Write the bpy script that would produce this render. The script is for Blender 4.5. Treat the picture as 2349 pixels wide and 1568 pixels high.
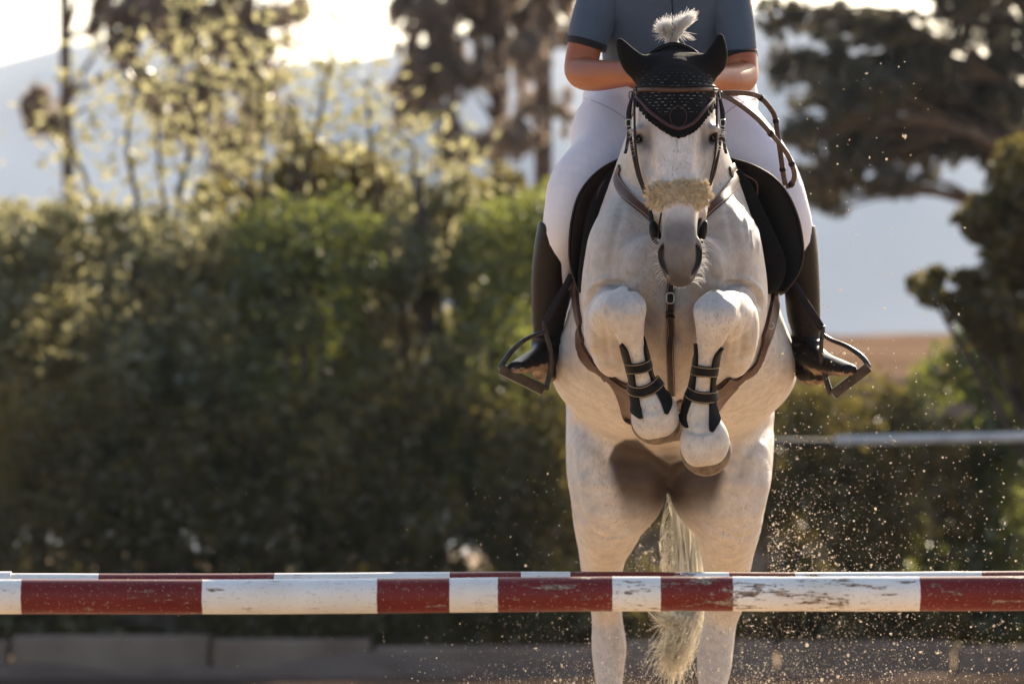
import bpy, bmesh, math, random
import numpy as np
from mathutils import Vector, Matrix
from mathutils.bvhtree import BVHTree
random.seed(7); RNG = np.random.default_rng(11)
C = bpy.context.scene.collection
R = math.radians
for _o in list(bpy.data.objects): bpy.data.objects.remove(_o)

# ------------------------------------------------------------------ camera
CAM_D, CAM_H, FPX, HOR = 14.5, 0.907, 13050.0, 1249.0     # metres to the horse's nose, lens height, focal length in view px, horizon row
CX, CY = 1174.5, 784.0
TH = math.atan((HOR - CY) / FPX)
cd = bpy.data.cameras.new('camera'); cam = bpy.data.objects.new('camera', cd); C.objects.link(cam)
cam.location = (0, -CAM_D, CAM_H); cam.rotation_euler = (R(90) + TH, 0, 0)
cd.lens = 200; cd.sensor_width = 36; cd.clip_start = 0.5; cd.clip_end = 5000
cd.dof.use_dof = True; cd.dof.focus_distance = CAM_D + 0.22; cd.dof.aperture_fstop = 5.0
bpy.context.scene.camera = cam

# ------------------------------------------------------------------ light
SUN_EL, SUN_AZ = R(27), R(20)          # behind the horse, slightly to the right
world = bpy.data.worlds.new('World'); bpy.context.scene.world = world; world.use_nodes = True
wn = world.node_tree; bg = wn.nodes['Background']
sky = wn.nodes.new('ShaderNodeTexSky'); sky.sky_type = 'NISHITA'; sky.sun_disc = False
sky.sun_elevation = SUN_EL; sky.sun_rotation = SUN_AZ; sky.dust_density = 2.0
wn.links.new(sky.outputs[0], bg.inputs[0]); bg.inputs[1].default_value = 0.10
sd = bpy.data.lights.new('sun', 'SUN'); sun = bpy.data.objects.new('sun', sd); C.objects.link(sun)
sd.energy = 5.0; sd.angle = R(0.5); sd.color = (1.0, 0.86, 0.67)
_dir = Vector((math.sin(SUN_AZ) * math.cos(SUN_EL), math.cos(SUN_AZ) * math.cos(SUN_EL), math.sin(SUN_EL)))
sun.rotation_euler = _dir.to_track_quat('Z', 'Y').to_euler(); sun.location = _dir * 50
vs = bpy.context.scene.view_settings
vs.view_transform = 'Standard'; vs.look = 'None'; vs.gamma = 1; vs.use_curve_mapping = False; vs.exposure = 1.28
bpy.context.scene.cycles.volume_bounces = 0
bpy.context.scene.cycles.volume_max_steps = 64
bpy.context.scene.cycles.max_bounces = 6
bpy.context.scene.cycles.transparent_max_bounces = 12

# ------------------------------------------------------------------ measuring helpers
def S(Y): return (Y + CAM_D) / FPX                       # metres per view px at depth Y
def W(vx, vy, Y):
    dx, dy = (vx - CX) / FPX, (CY - vy) / FPX
    yy = math.cos(TH) - dy * math.sin(TH); zz = math.sin(TH) + dy * math.cos(TH)
    t = (Y + CAM_D) / yy
    return Vector((dx * t, Y, CAM_H + zz * t))
def PR(P):                                               # world points -> view px
    P = np.asarray(P, dtype=np.float64); r = P - np.array([0, -CAM_D, CAM_H])
    f = r[:, 1] * math.cos(TH) + r[:, 2] * math.sin(TH)
    u = -r[:, 1] * math.sin(TH) + r[:, 2] * math.cos(TH)
    return CX + FPX * r[:, 0] / f, CY - FPX * u / f

# ------------------------------------------------------------------ object helpers
def link(name, me, mat=None, parent=None):
    o = bpy.data.objects.new(name, me); C.objects.link(o)
    if mat is not None and me is not None: me.materials.append(mat)
    if parent is not None: o.parent = parent; o.matrix_parent_inverse = parent.matrix_world.inverted() if False else Matrix.Translation(-Vector(parent.location))
    return o
def empty(name, loc, label=None, cat=None, group=None):
    o = bpy.data.objects.new(name, None); C.objects.link(o); o.location = loc; o.empty_display_size = 0.05
    return tag(o, label, cat, group)
def tag(o, label=None, cat=None, group=None, kind=None):
    if label: o['label'] = label
    if cat: o['category'] = cat
    if group: o['group'] = group
    if kind: o['kind'] = kind
    return o
def mesh_np(name, V, F, smooth=True):
    V = np.asarray(V, dtype=np.float32); F = np.asarray(F, dtype=np.int32)
    me = bpy.data.meshes.new(name); n = F.shape[1]
    me.vertices.add(len(V)); me.vertices.foreach_set('co', V.ravel())
    me.loops.add(F.size); me.loops.foreach_set('vertex_index', F.ravel())
    me.polygons.add(len(F)); me.polygons.foreach_set('loop_start', np.arange(0, F.size, n, dtype=np.int32))
    me.polygons.foreach_set('loop_total', np.full(len(F), n, dtype=np.int32))
    if smooth: me.polygons.foreach_set('use_smooth', np.ones(len(F), dtype=bool))
    me.update(calc_edges=True); me.validate(); return me
class MB:
    def __init__(s): s.V = []; s.F = []
    def add(s, V, F):
        b = len(s.V); s.V += [tuple(v) for v in V]; s.F += [tuple(i + b for i in f) for f in F]; return s
    def box(s, c, d, rot=None):
        c = Vector(c); vs_ = []
        for x in (-1, 1):
            for y in (-1, 1):
                for z in (-1, 1):
                    v = Vector((x * d[0] / 2, y * d[1] / 2, z * d[2] / 2))
                    if rot is not None: v = rot @ v
                    vs_.append(c + v)
        return s.add(vs_, [(0,1,3,2),(4,6,7,5),(0,4,5,1),(2,3,7,6),(0,2,6,4),(1,5,7,3)])
    def tube(s, pts, rad, n=8, cap=True):
        pts = [Vector(p) for p in pts]; m = len(pts)
        rr = rad if hasattr(rad, '__len__') else [rad] * m
        up = None; rings = []
        for i in range(m):
            t = (pts[min(i+1, m-1)] - pts[max(i-1, 0)]).normalized()
            if up is None: up = t.orthogonal().normalized()
            up = (up - t * up.dot(t)).normalized(); sd_ = t.cross(up)
            rings.append([pts[i] + (up * math.cos(a) + sd_ * math.sin(a)) * rr[i] for a in [2*math.pi*k/n for k in range(n)]])
        F = []
        for i in range(m-1):
            for k in range(n): F.append((i*n+k, i*n+(k+1)%n, (i+1)*n+(k+1)%n, (i+1)*n+k))
        if cap: F.append(tuple(range(n-1, -1, -1))); F.append(tuple((m-1)*n+k for k in range(n)))
        return s.add([v for r in rings for v in r], F)
    def obj(s, name, mat, parent=None, smooth=True):
        me = bpy.data.meshes.new(name); me.from_pydata(s.V, [], s.F); me.update()
        if smooth:
            me.polygons.foreach_set('use_smooth', [True]*len(me.polygons))
        return link(name, me, mat, parent)
def sharp(o, ang=35):
    bm = bmesh.new(); bm.from_mesh(o.data)
    bmesh.ops.recalc_face_normals(bm, faces=bm.faces)
    for e in bm.edges:
        if len(e.link_faces) == 2 and e.calc_face_angle(0) > R(ang): e.smooth = False
    bm.to_mesh(o.data); bm.free(); return o
def spline(pts, n):
    P = np.array([list(p) for p in pts], dtype=float); m = len(P); out = []
    for q in np.linspace(0, m-1, n):
        i = min(int(q), m-2); t = q - i
        p0, p1, p2, p3 = P[max(i-1,0)], P[i], P[i+1], P[min(i+2,m-1)]
        out.append(0.5*((2*p1)+(-p0+p2)*t+(2*p0-5*p1+4*p2-p3)*t*t+(-p0+3*p1-3*p2+p3)*t**3))
    return np.array(out)

# ------------------------------------------------------------------ material helpers
def newmat(name):
    m = bpy.data.materials.new(name); m.use_nodes = True; nt = m.node_tree
    b = nt.nodes['Principled BSDF']; return m, nt, b
def nd(nt, t, **kw):
    n = nt.nodes.new(t)
    for k, v in kw.items():
        if k in ('inp',):
            for a, b in v.items(): n.inputs[a].default_value = b
        else: setattr(n, k, v)
    return n
def coords(nt, scale=(1,1,1), which='Object'):
    tc = nd(nt, 'ShaderNodeTexCoord'); mp = nd(nt, 'ShaderNodeMapping'); mp.inputs['Scale'].default_value = scale
    nt.links.new(tc.outputs[which], mp.inputs[0]); return mp.outputs[0]
def noise(nt, co, scale, detail=4, rough=0.55):
    n = nd(nt, 'ShaderNodeTexNoise', inp={'Scale': scale, 'Detail': detail, 'Roughness': rough}); nt.links.new(co, n.inputs['Vector']); return n.outputs['Fac']
def ramp(nt, fac, stops):
    r = nd(nt, 'ShaderNodeValToRGB'); nt.links.new(fac, r.inputs[0]); e = r.color_ramp.elements
    while len(e) < len(stops): e.new(0.5)
    for x, (p, c) in zip(e, stops): x.position = p; x.color = (c[0], c[1], c[2], 1) if hasattr(c, '__len__') else (c, c, c, 1)
    return r.outputs[0]
def mixc(nt, fac, a, b, mode='MIX'):
    m = nd(nt, 'ShaderNodeMix', data_type='RGBA', blend_type=mode)
    for s_, v in ((m.inputs[0], fac), (m.inputs[6], a), (m.inputs[7], b)):
        if isinstance(v, bpy.types.NodeSocket): nt.links.new(v, s_)
        elif hasattr(v, '__len__'): s_.default_value = (v[0], v[1], v[2], 1)
        else: s_.default_value = v
    return m.outputs[2]
def bump(nt, b, h, strength, dist=0.002):
    n = nd(nt, 'ShaderNodeBump', inp={'Strength': strength, 'Distance': dist}); nt.links.new(h, n.inputs['Height']); nt.links.new(n.outputs[0], b.inputs['Normal'])
def simple(name, c1, c2, scale=20, rough=0.6, bs=0.3, stretch=(1,1,1), sheen=0, spec=0.5, bd=0.002, metal=0):
    m, nt, b = newmat(name); co = coords(nt, stretch)
    f = noise(nt, co, scale); nt.links.new(ramp(nt, f, [(0.35, c1), (0.68, c2)]), b.inputs['Base Color'])
    b.inputs['Roughness'].default_value = rough; b.inputs['Sheen Weight'].default_value = sheen; b.inputs['Specular IOR Level'].default_value = spec
    b.inputs['Metallic'].default_value = metal
    if bs: bump(nt, b, noise(nt, co, scale*4), bs, bd)
    return m
def leafmat(name, c1, c2, tcol, trans=0.45, gloss=0.08, grough=0.35):
    m = bpy.data.materials.new(name); m.use_nodes = True; nt = m.node_tree; nt.nodes.clear()
    out = nd(nt, 'ShaderNodeOutputMaterial'); at = nd(nt, 'ShaderNodeAttribute', attribute_name='tint')
    col = ramp(nt, at.outputs['Fac'], [(0.0, c1), (1.0, c2)]); tc = mixc(nt, at.outputs['Fac'], tcol, tuple(min(1, x*1.5) for x in tcol))
    df = nd(nt, 'ShaderNodeBsdfDiffuse'); tr = nd(nt, 'ShaderNodeBsdfTranslucent'); gl = nd(nt, 'ShaderNodeBsdfGlossy', inp={'Roughness': grough, 'Color': (1,1,1,1)})
    nt.links.new(col, df.inputs[0]); nt.links.new(tc, tr.inputs[0])
    m1 = nd(nt, 'ShaderNodeMixShader', inp={0: trans}); m2 = nd(nt, 'ShaderNodeMixShader', inp={0: gloss})
    nt.links.new(df.outputs[0], m1.inputs[1]); nt.links.new(tr.outputs[0], m1.inputs[2])
    nt.links.new(m1.outputs[0], m2.inputs[1]); nt.links.new(gl.outputs[0], m2.inputs[2]); nt.links.new(m2.outputs[0], out.inputs[0])
    return m
def hairmat(name, c, t, trans=0.4):
    m = bpy.data.materials.new(name); m.use_nodes = True; nt = m.node_tree; nt.nodes.clear()
    out = nd(nt, 'ShaderNodeOutputMaterial')
    df = nd(nt, 'ShaderNodeBsdfDiffuse'); tr = nd(nt, 'ShaderNodeBsdfTranslucent')
    co = coords(nt); f = noise(nt, co, 60, 2); nt.links.new(ramp(nt, f, [(0.35, tuple(x*0.82 for x in c)), (0.65, c)]), df.inputs[0]); tr.inputs[0].default_value = (*t, 1)
    m1 = nd(nt, 'ShaderNodeMixShader', inp={0: trans})
    nt.links.new(df.outputs[0], m1.inputs[1]); nt.links.new(tr.outputs[0], m1.inputs[2]); nt.links.new(m1.outputs[0], out.inputs[0]); return m

# ================================================================== SETTING
def ground_material():
    m, nt, b = newmat('sand'); co = coords(nt)
    f = noise(nt, co, 0.6, 6); g = noise(nt, co, 14, 5)
    c = mixc(nt, g, ramp(nt, f, [(0.3, (0.40, 0.265, 0.16)), (0.7, (0.52, 0.36, 0.22))]), (0.48, 0.34, 0.21))
    nt.links.new(c, b.inputs['Base Color']); b.inputs['Roughness'].default_value = 0.95; b.inputs['Specular IOR Level'].default_value = 0.03
    bump(nt, b, g, 0.8, 0.03); return m
M_sand = ground_material()
mb = MB()
xs = np.concatenate([np.linspace(-900, -40, 12), np.linspace(-34, 34, 35), np.linspace(40, 900, 12)])
ys = np.concatenate([np.linspace(-120, -24, 5), np.linspace(-22, 60, 42), np.linspace(70, 1200, 16)])
V = []
for y in ys:
    for x in xs:
        near = abs(x) < 34 and -22 < y < 30
        V.append((x, y, (0.02*math.sin(x*1.7+y*0.9)*math.cos(y*1.3-x*.4) - 0.02) if near else -0.02))
nx = len(xs); F = [(j*nx+i, j*nx+i+1, (j+1)*nx+i+1, (j+1)*nx+i) for j in range(len(ys)-1) for i in range(nx-1)]
tag(mb.add(V, F).obj('ground', M_sand), kind='structure')

# hazy hillside across the valley
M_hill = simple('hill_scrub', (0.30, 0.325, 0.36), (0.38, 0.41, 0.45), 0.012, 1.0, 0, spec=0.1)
def terrain(name, mat, xs, ys, fn):
    V = [(x, y, fn(x, y)) for y in ys for x in xs]; n = len(xs)
    F = [(j*n+i, j*n+i+1, (j+1)*n+i+1, (j+1)*n+i) for j in range(len(ys)-1) for i in range(n-1)]
    return tag(MB().add(V, F).obj(name, mat), kind='structure')
def hill_h(x, y):
    t = min(1, max(0, (y - 800) / 420)); t = t*t*(3-2*t)
    ridge = 104 + 10*math.sin(x*0.009+1.2) + 5*math.sin(x*0.031) + 2.5*math.sin(x*0.08+2) - 14*max(0, x/150)
    return -0.5 + ridge * t + 3*math.sin(x*.05+y*.02)*t
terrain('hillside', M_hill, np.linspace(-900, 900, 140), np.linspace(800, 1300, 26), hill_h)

# earth bank on the right
M_bank = simple('dry_earth', (0.15, 0.092, 0.058), (0.27, 0.175, 0.115), 0.35, 1.0, 0.6, bd=0.05, spec=0.0)
z_edge, z_far = W(2000, 822, 46).z, W(2000, 744, 76).z
def bank_h(x, y):
    e = min(1, max(0, (x + 1.0) / 3.0)); e = e*e*(3-2*e); f = min(1, max(0, (y-43)/3.0)); f = f*f*(3-2*f)
    q = min(1, max(0, (y-46)/30.0))
    return -0.1 + (z_edge*f + (z_far-z_edge)*q + .07*math.sin(x*1.3+y*.4) + .1*math.sin(x*.5+1))*e
terrain('earth_bank', M_bank, np.linspace(-2, 60, 90), np.linspace(42, 80, 44), bank_h)
# darker strip of ground along the wall
tag(MB().add([(-14,15.5,.004),(14,15.5,.004),(14,26.4,.004),(-14,26.4,.004)], [(0,1,2,3)]).obj('ground_strip', simple('dark_earth', (.048,.033,.025), (.076,.055,.041), 1.6, 1.0, .6, bd=.02, spec=0.0)), kind='structure')

# low concrete wall in front of the hedge
M_conc = simple('weathered_concrete', (0.20, 0.128, 0.092), (0.31, 0.21, 0.155), 1.8, 1.0, 0.6, bd=0.02, spec=0.1)
YW = 25.5
wall = empty('low_wall', (0, YW, 0), 'low weathered grey concrete wall running along the foot of the hedge', 'wall')
zt = W(1200, 1474, YW).z
x = -9.0; k = 0
while x < 9.5:
    L = 1.35 + 0.25*math.sin(k*2.3); h = zt + 0.025*math.sin(k*1.9) + (0.03 if x < -2 else 0)
    m_ = MB().box((x + L/2, YW + 0.02*math.sin(k*3.1), h/2 - 0.05), (L - 0.03, 0.28, h + 0.1)); o = m_.obj('concrete_block', M_conc, wall, smooth=False)
    md = o.modifiers.new('bevel', 'BEVEL'); md.width = 0.025; md.segments = 2
    x += L; k += 1
# strewn lumps in front of the wall
M_sandlump = simple('pale_sand_heap', (0.12, 0.080, 0.060), (0.17, 0.12, 0.09), 3, 1.0, 0.6, bd=0.03, spec=0.0)
rng = random.Random(3)
for (vx, hw, hh) in ((850, 1.0, .20), (430, .8, .10), (1300, .9, .14), (70, .7, .12), (1960, 1.2, .07)):
    c = W(vx, 1560, YW - 1.2); V = []; F = []; n1, n2 = 22, 9
    for j in range(n2):
        for i in range(n1):
            a = 2*math.pi*i/n1; q = 1 - j/(n2-1)
            rr = q*(1+.15*math.sin(3*a+vx)+.08*math.sin(7*a)); V.append((c.x+hw*rr*math.cos(a), YW-.9+.55*rr*math.sin(a), hh*(1-q*q)**1.2 + .01*rng.random() - .03))
    for j in range(n2-1):
        for i in range(n1): F.append((j*n1+i, j*n1+(i+1)%n1, (j+1)*n1+(i+1)%n1, (j+1)*n1+i))
    tag(MB().add(V, F).obj('sand_heap', M_sandlump), {850: 'largest low sand heap against the wall left of the horse', 430: 'flat sand heap against the wall under the long white pole band', 1300: 'low sand heap against the wall just left of the hind legs', 70: 'low sand heap against the wall at the left edge', 1960: 'long flat sand heap against the wall right of the horse'}[vx], 'sand heap', 'low sand heaps against the wall')

# ------------------------------------------------------------------ foliage
def leaves(centers, sizes, aspect=0.5, seed=0, droop=0.0):
    g = np.random.default_rng(seed); n = len(centers)
    d = g.normal(size=(n, 3)); d[:, 2] -= droop; d /= np.linalg.norm(d, axis=1)[:, None]
    e = g.normal(size=(n, 3)); e -= d * (d*e).sum(1)[:, None]; e /= np.linalg.norm(e, axis=1)[:, None]
    L = sizes[:, None]; c = centers; nrm = np.cross(d, e)
    V = np.stack([c - d*L*.5, c + e*L*aspect*.5 + nrm*L*.06, c + d*L*.5, c - e*L*aspect*.5 + nrm*L*.06], 1).reshape(-1, 3)
    F = np.arange(4*n).reshape(-1, 4); return V, F
def crown_mesh(name, V, F, tint):
    me = mesh_np(name, V, F, smooth=False)
    a = me.attributes.new('tint', 'FLOAT', 'POINT'); a.data.foreach_set('value', np.repeat(tint, 4).astype(np.float32)); return me
M_bark = simple('brown_bark', (0.07, 0.05, 0.038), (0.15, 0.11, 0.08), 8, 1.0, 0.6, bd=0.02, spec=0.1)
M_lf_dark = leafmat('dark_hedge_leaf', (0.090, 0.064, 0.022), (0.165, 0.122, 0.042), (0.19, 0.155, 0.035), .36, .03)
M_lf_mid = leafmat('green_shrub_leaf', (0.058, 0.060, 0.017), (0.118, 0.120, 0.034), (0.24, 0.26, 0.05), .45, .05)
M_lf_light = leafmat('yellow_green_leaf', (0.080, 0.072, 0.028), (0.15, 0.135, 0.060), (0.38, 0.35, 0.18), .52, .045, .35)
M_lf_pine = leafmat('grey_green_needle', (0.055, 0.050, 0.036), (0.12, 0.110, 0.078), (0.19, 0.165, 0.10), .30, .04)
M_lf_brown = leafmat('brown_grey_needle', (0.13, 0.105, 0.085), (0.23, 0.19, 0.155), (0.46, 0.36, 0.27), .48, .05)

def lumps_points(lumps, n, seed, edge=0.55):
    g = np.random.default_rng(seed)
    wts = np.array([l[3]*l[4]*l[5] for l in lumps])**(2/3.); wts /= wts.sum()
    idx = g.choice(len(lumps), n, p=wts); L = np.array(lumps)[idx]
    d = g.normal(size=(n, 3)); d /= np.linalg.norm(d, axis=1)[:, None]
    r = g.random(n)**(1/3.)*(1-edge) + edge*np.clip(g.normal(.93, .09, n), .3, 1.2)
    return L[:, :3] + d*r[:, None]*L[:, 3:6]
def shatter(lumps, m, f, seed, elong=1.0):
    """breaks each big lump into many small uneven sprays"""
    g = np.random.default_rng(seed); out = []
    for l in lumps:
        for _ in range(m):
            d = g.normal(size=3); d /= np.linalg.norm(d); r_ = .35+.75*g.random(); k = f*(.45+.9*g.random())
            out.append((l[0]+d[0]*r_*l[3], l[1]+d[1]*r_*l[4], l[2]+d[2]*r_*l[5], l[3]*k*(.7+.6*g.random()), l[4]*k, l[5]*k*elong*(.7+.6*g.random())))
    return out
def twig_noise(P, s, amp):
    return P + amp*np.stack([np.sin(P[:,2]*s+P[:,1]*s*.7), np.sin(P[:,0]*s*1.1), np.sin(P[:,0]*s+P[:,1]*s*1.3)], 1)
def gappy(P, s, thr, seed):
    g = np.random.default_rng(seed); a, b, c = g.random(3)*9
    f = np.sin(P[:,0]*s+a+1.3*np.sin(P[:,2]*s*.7+b))+np.sin(P[:,2]*s*1.2+c+1.1*np.sin(P[:,1]*s))+np.sin(P[:,1]*s*.9+a*b+P[:,0]*s*.6)
    return P[f + g.normal(0, .35, len(P)) > thr]
def plant(name, vx, vbase, Y, lumps_v, n, size, mat, label, cat, group=None, seed=1, trunk=True, thr=-0.8, gs=5.0, aspect=.5, edge=.55, tmul=1.0, zmin=0.02):
    """lumps_v: (vx, vy, half width px, half height px, depth offset m, depth radius m)"""
    base = W(vx, HOR, Y); base.z = 0.0
    root = empty(name, base, label, cat, group); lumps = []
    for (a, b, hw, hh, dy, ry) in lumps_v:
        p = W(a, b, Y + dy); s = S(Y + dy); lumps.append((p.x, p.y, p.z, hw*s, ry, hh*s))
    P = gappy(np.concatenate([lumps_points(lumps, int(n*.5), seed, edge), lumps_points(shatter(lumps, 14, .26, seed), int(n*.5), seed+1, .2)]), gs, thr, seed); P = P[P[:, 2] > zmin]
    g = np.random.default_rng(seed+5); sz = size*(.6+.8*g.random(len(P)))
    V, F = leaves(P, sz, aspect, seed, .3); tint = np.clip(g.normal(.5, .25, len(P)), 0, 1)*tmul
    link('crown', crown_mesh('crown', V, F, tint), mat, root)
    if trunk:
        mbt = MB(); rg = random.Random(seed); allp = [Vector(l[:3]) for l in lumps]
        top = max(allp, key=lambda p: p.z); h = top.z
        st = [base + Vector((0, 0, -.05)), base + Vector((.1*rg.uniform(-1,1), 0, h*.25)), base + (top-base)*.5, top]
        mbt.tube(spline(st, 9), list(np.linspace(.09, .03, 9)), 8)
        for p in allp[:9]:
            q = base + Vector((0, 0, min(h*.35, p.z*.6))); mid = (p+q)/2 + Vector((rg.uniform(-.15,.15), 0, .1))
            mbt.tube(spline([q, mid, p], 7), list(np.linspace(.045, .012, 7)), 6)
        mbt.obj('trunk', M_bark, root)
    return root
YB = 28.0; GH = 'shrubs of the tall hedge behind the wall'
plant('leafy_shrub', 110, 0, YB+.3, [(60,800,150,330,0,1.0),(180,640,150,200,.3,.9),(30,560,120,110,0,.7),(120,1200,190,280,-.1,.9),(250,760,90,180,-.3,.7),(-60,900,140,400,0,.9)], 15000, .10, M_lf_light, 'tall sunlit yellow-green shrub at the far left edge of the hedge', 'shrub', GH, 21, thr=-.9)
plant('leafy_shrub', 380, 0, YB, [(360,700,170,220,0,.9),(440,570,110,120,.2,.7),(330,950,190,260,-.1,.9),(470,820,120,260,-.2,.8),(400,1220,230,260,0,1.0),(300,540,80,70,.3,.5)], 15000, .10, M_lf_light, 'bright yellow-green shrub catching the sun, between the edge shrub and the round dark bush', 'shrub', GH, 22, thr=-.8)
plant('round_bush', 690, 0, YB-.2, [(700,610,190,175,0,1.0),(640,560,120,120,.2,.8),(770,560,130,115,.2,.8),(690,900,230,260,-.1,1.0),(600,1180,200,280,0,1.0),(820,1150,170,290,0,1.0)], 30000, .055, M_lf_mid, 'dense round-topped dark green bush in the middle of the hedge', 'bush', GH, 23, thr=-1.4, tmul=.8)
plant('round_bush', 770, 0, YB+2.0, [(770,430,150,105,0,.9),(700,400,90,70,0,.6),(840,440,90,90,0,.6),(770,700,150,250,0,.7)], 15000, .06, M_lf_dark, 'dark domed bush showing above and behind the round-topped bush', 'bush', GH, 24, thr=-1.3)
plant('leafy_shrub', 1000, 0, YB+.4, [(960,480,75,90,0,.6),(1030,560,90,110,0,.7),(920,640,80,170,0,.7),(1010,760,110,200,-.2,.8),(960,400,50,50,0,.4),(1050,440,45,55,.2,.4)], 7500, .095, M_lf_light, 'loose pale shrub with sparse shoots, left of the rider\'s knee', 'shrub', GH, 25, thr=-.5)
plant('round_bush', 1180, 0, YB+.1, [(1190,560,130,130,0,.9),(1130,640,110,160,0,.8),(1260,520,100,110,.2,.7),(1180,900,190,270,0,1.0),(1060,1130,190,300,0,1.0),(1280,1150,200,300,0,1.0)], 26000, .06, M_lf_mid, 'dense green bush directly behind the rider\'s left-hand boot', 'bush', GH, 26, thr=-1.3, tmul=.7)
plant('hedge_bush', 500, 0, YB-1.0, [(150,1150,260,280,0,.7),(450,1180,260,270,0,.7),(750,1150,260,290,0,.7),(1050,1150,250,290,0,.7),(1350,1150,230,290,0,.7)]+[(x_, 1415, 120, 85, 0, .45) for x_ in range(-60, 1500, 110)], 52000, .075, M_lf_dark, 'long dark lower hedge growing just behind the concrete wall', 'hedge', None, 27, thr=-1.2)
plant('hedge_bush', 620, 0, YB+3.2, [(x_, 900+50*math.sin(x_*.013), 130, 330, 0, .8) for x_ in range(-80, 1560, 120)]+[(x_, 1400, 120, 110, 0, .6) for x_ in range(-80, 1560, 130)]+[(x_, 655+50*math.sin(x_*.021)-105*(480 < x_ < 1350), 120, 110, 0, .8) for x_ in range(-60, 1560, 120)], 135000, .085, M_lf_dark, 'dark continuous back row of the hedge seen between the front shrubs', 'hedge', None, 28, thr=-1.5)
# right side
plant('dark_shrub', 1960, 0, YB, [(1960,1010,170,180,0,.9),(1900,1240,190,230,-.2,.9),(2070,1180,170,260,0,.9),(1820,1050,120,200,0,.8)]+[(x_, 1415, 110, 80, 0, .45) for x_ in range(1600, 2160, 100)], 32000, .07, M_lf_dark, 'low dark shrub behind the pale rail, right of the horse', 'shrub', None, 31, thr=-1.3)
plant('dark_shrub', 2240, 0, YB+.5, [(2230,960,170,200,0,.9),(2300,820,120,140,0,.8),(2180,1230,180,230,0,.9),(2360,1150,150,300,0,.9)]+[(x_, 1415, 110, 80, 0, .45) for x_ in range(2180, 2500, 100)], 30000, .08, M_lf_mid, 'dark green shrub at the right edge below the leaning tree', 'shrub', None, 32, thr=-1.2, tmul=.6)
plant('broadleaf_tree', 2420, 0, 24.0, [(2290,700,70,80,0,.5),(2120,650,45,25,0,.3),(2140,680,45,25,0,.3),(2230,640,50,22,0,.3),(2210,690,60,25,0,.3),(2330,560,80,90,.2,.6),(2260,500,60,60,.2,.5),(2340,420,80,110,.2,.6),(2400,700,90,300,0,.8),(2150,625,18,16,0,.2),(2240,720,60,30,0,.4),(2300,640,60,50,0,.4),(2290,770,80,40,0,.4)], 16000, .085, M_lf_dark, 'broad-leaved tree leaning in from the right edge with low leafy twigs', 'tree', None, 33, thr=-1.0, tmul=.5)

def tall_tree(name, vx, Y, top, trunks, lumps, n, size, mat, label, seed, thr=-.2, tr=.12, aspect=.18, gs=3.2, droop=True, group='tall feathery trees beyond the hedge'):
    base = W(vx, HOR, Y); base.z = 0; root = empty(name, base, label, 'tree', group); rg = random.Random(seed)
    mbt = MB(); s = S(Y); pts = []
    for (x0, x1, r) in trunks:
        p0 = W(x0, HOR, Y); p0.z = -.05; p1 = W(x1, -420, Y)
        path = spline([p0, p0.lerp(p1, .35)+Vector((.08*rg.uniform(-1,1),0,0)), p0.lerp(p1, .7)+Vector((.12*rg.uniform(-1,1),.1,0)), p1], 14)
        mbt.tube(path, list(np.linspace(r, r*.45, 14)), 8); pts.append(path)
    L = []
    for (a, b, hw, hh) in lumps:
        p = W(a, b, Y + rg.uniform(-1, 1)); L.append((p.x, p.y, p.z, hw*s, hw*s*.8, hh*s))
        path = min(pts, key=lambda q: abs(q[len(q)//2][0]-p.x)); j = min(range(len(path)), key=lambda i: abs(path[i][2]-(p.z-.5)))
        q = Vector(path[j]); mid = q.lerp(p, .5)+Vector((0, 0, .15))
        rl = .045 if (p-q).length < 2.5 else .020; mid = mid + Vector((0, .3*rg.uniform(-1,1), rg.uniform(-.1,.35)*(p-q).length*.25)); mbt.tube(spline([q, mid, p], 8), list(np.linspace(rl, .008, 8)), 6)
        for _ in range(4):
            e = p + Vector((rg.uniform(-1,1)*hw*s, rg.uniform(-1,1)*hw*s*.6, rg.uniform(-1,.8)*hh*s)); mbt.tube([mid, mid.lerp(e,.6)+Vector((0,0,.05)), e], [.015,.01,.005], 5)
    mbt.obj('trunk', M_bark, root)
    P = gappy(lumps_points(shatter(L, 60, .15, seed, 1.5), int(n*2.2), seed, .1), gs*1.6, thr-.6, seed); g = np.random.default_rng(seed)
    V, F = leaves(P, size*(.6+.8*g.random(len(P))), aspect, seed, .8 if droop else .2)
    link('crown', crown_mesh('crown', V, F, np.clip(g.normal(.5,.25,len(P)),0,1)), mat, root)
    return root
tall_tree('feathery_tree', 165, 54, 0, [(185,150,.11)], [(300,60,90,90),(380,170,90,90),(340,-80,160,110),(230,-60,90,90),(430,40,80,100),(120,250,60,90)], 28000, .13, M_lf_brown, 'slim bare-stemmed tree near the left edge, its feathery crown to the right', 41, thr=.1)
tall_tree('feathery_tree', 545, 56, 0, [(520,515,.11),(575,590,.10)], [(480,60,110,110),(600,120,90,110),(560,-60,200,120),(440,240,90,90),(620,260,70,70),(400,-60,110,100),(520,330,70,60)], 30000, .13, M_lf_brown, 'twin-stemmed feathery tree above the round-topped bush', 42, thr=.1)
tall_tree('feathery_tree', 1150, 52, 0, [(1150,1140,.13),(1175,1120,.08)], [(1080,60,110,110),(1000,160,90,110),(1120,240,90,120),(960,40,70,90),(1060,330,90,70),(1180,60,90,120),(1090,-100,200,120),(930,230,50,60)], 30000, .13, M_lf_brown, 'dense brownish feathery tree left of the rider', 43, thr=-.1)
tall_tree('feathery_tree', 1248, 50, 0, [(1255,1240,.15)], [(1290,60,80,100),(1270,220,70,90),(1200,330,60,80),(1300,-60,150,100),(1220,140,60,80)], 13000, .13, M_lf_brown, 'thick straight-trunked tree just left of the rider\'s arm', 44, thr=.1)
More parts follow.
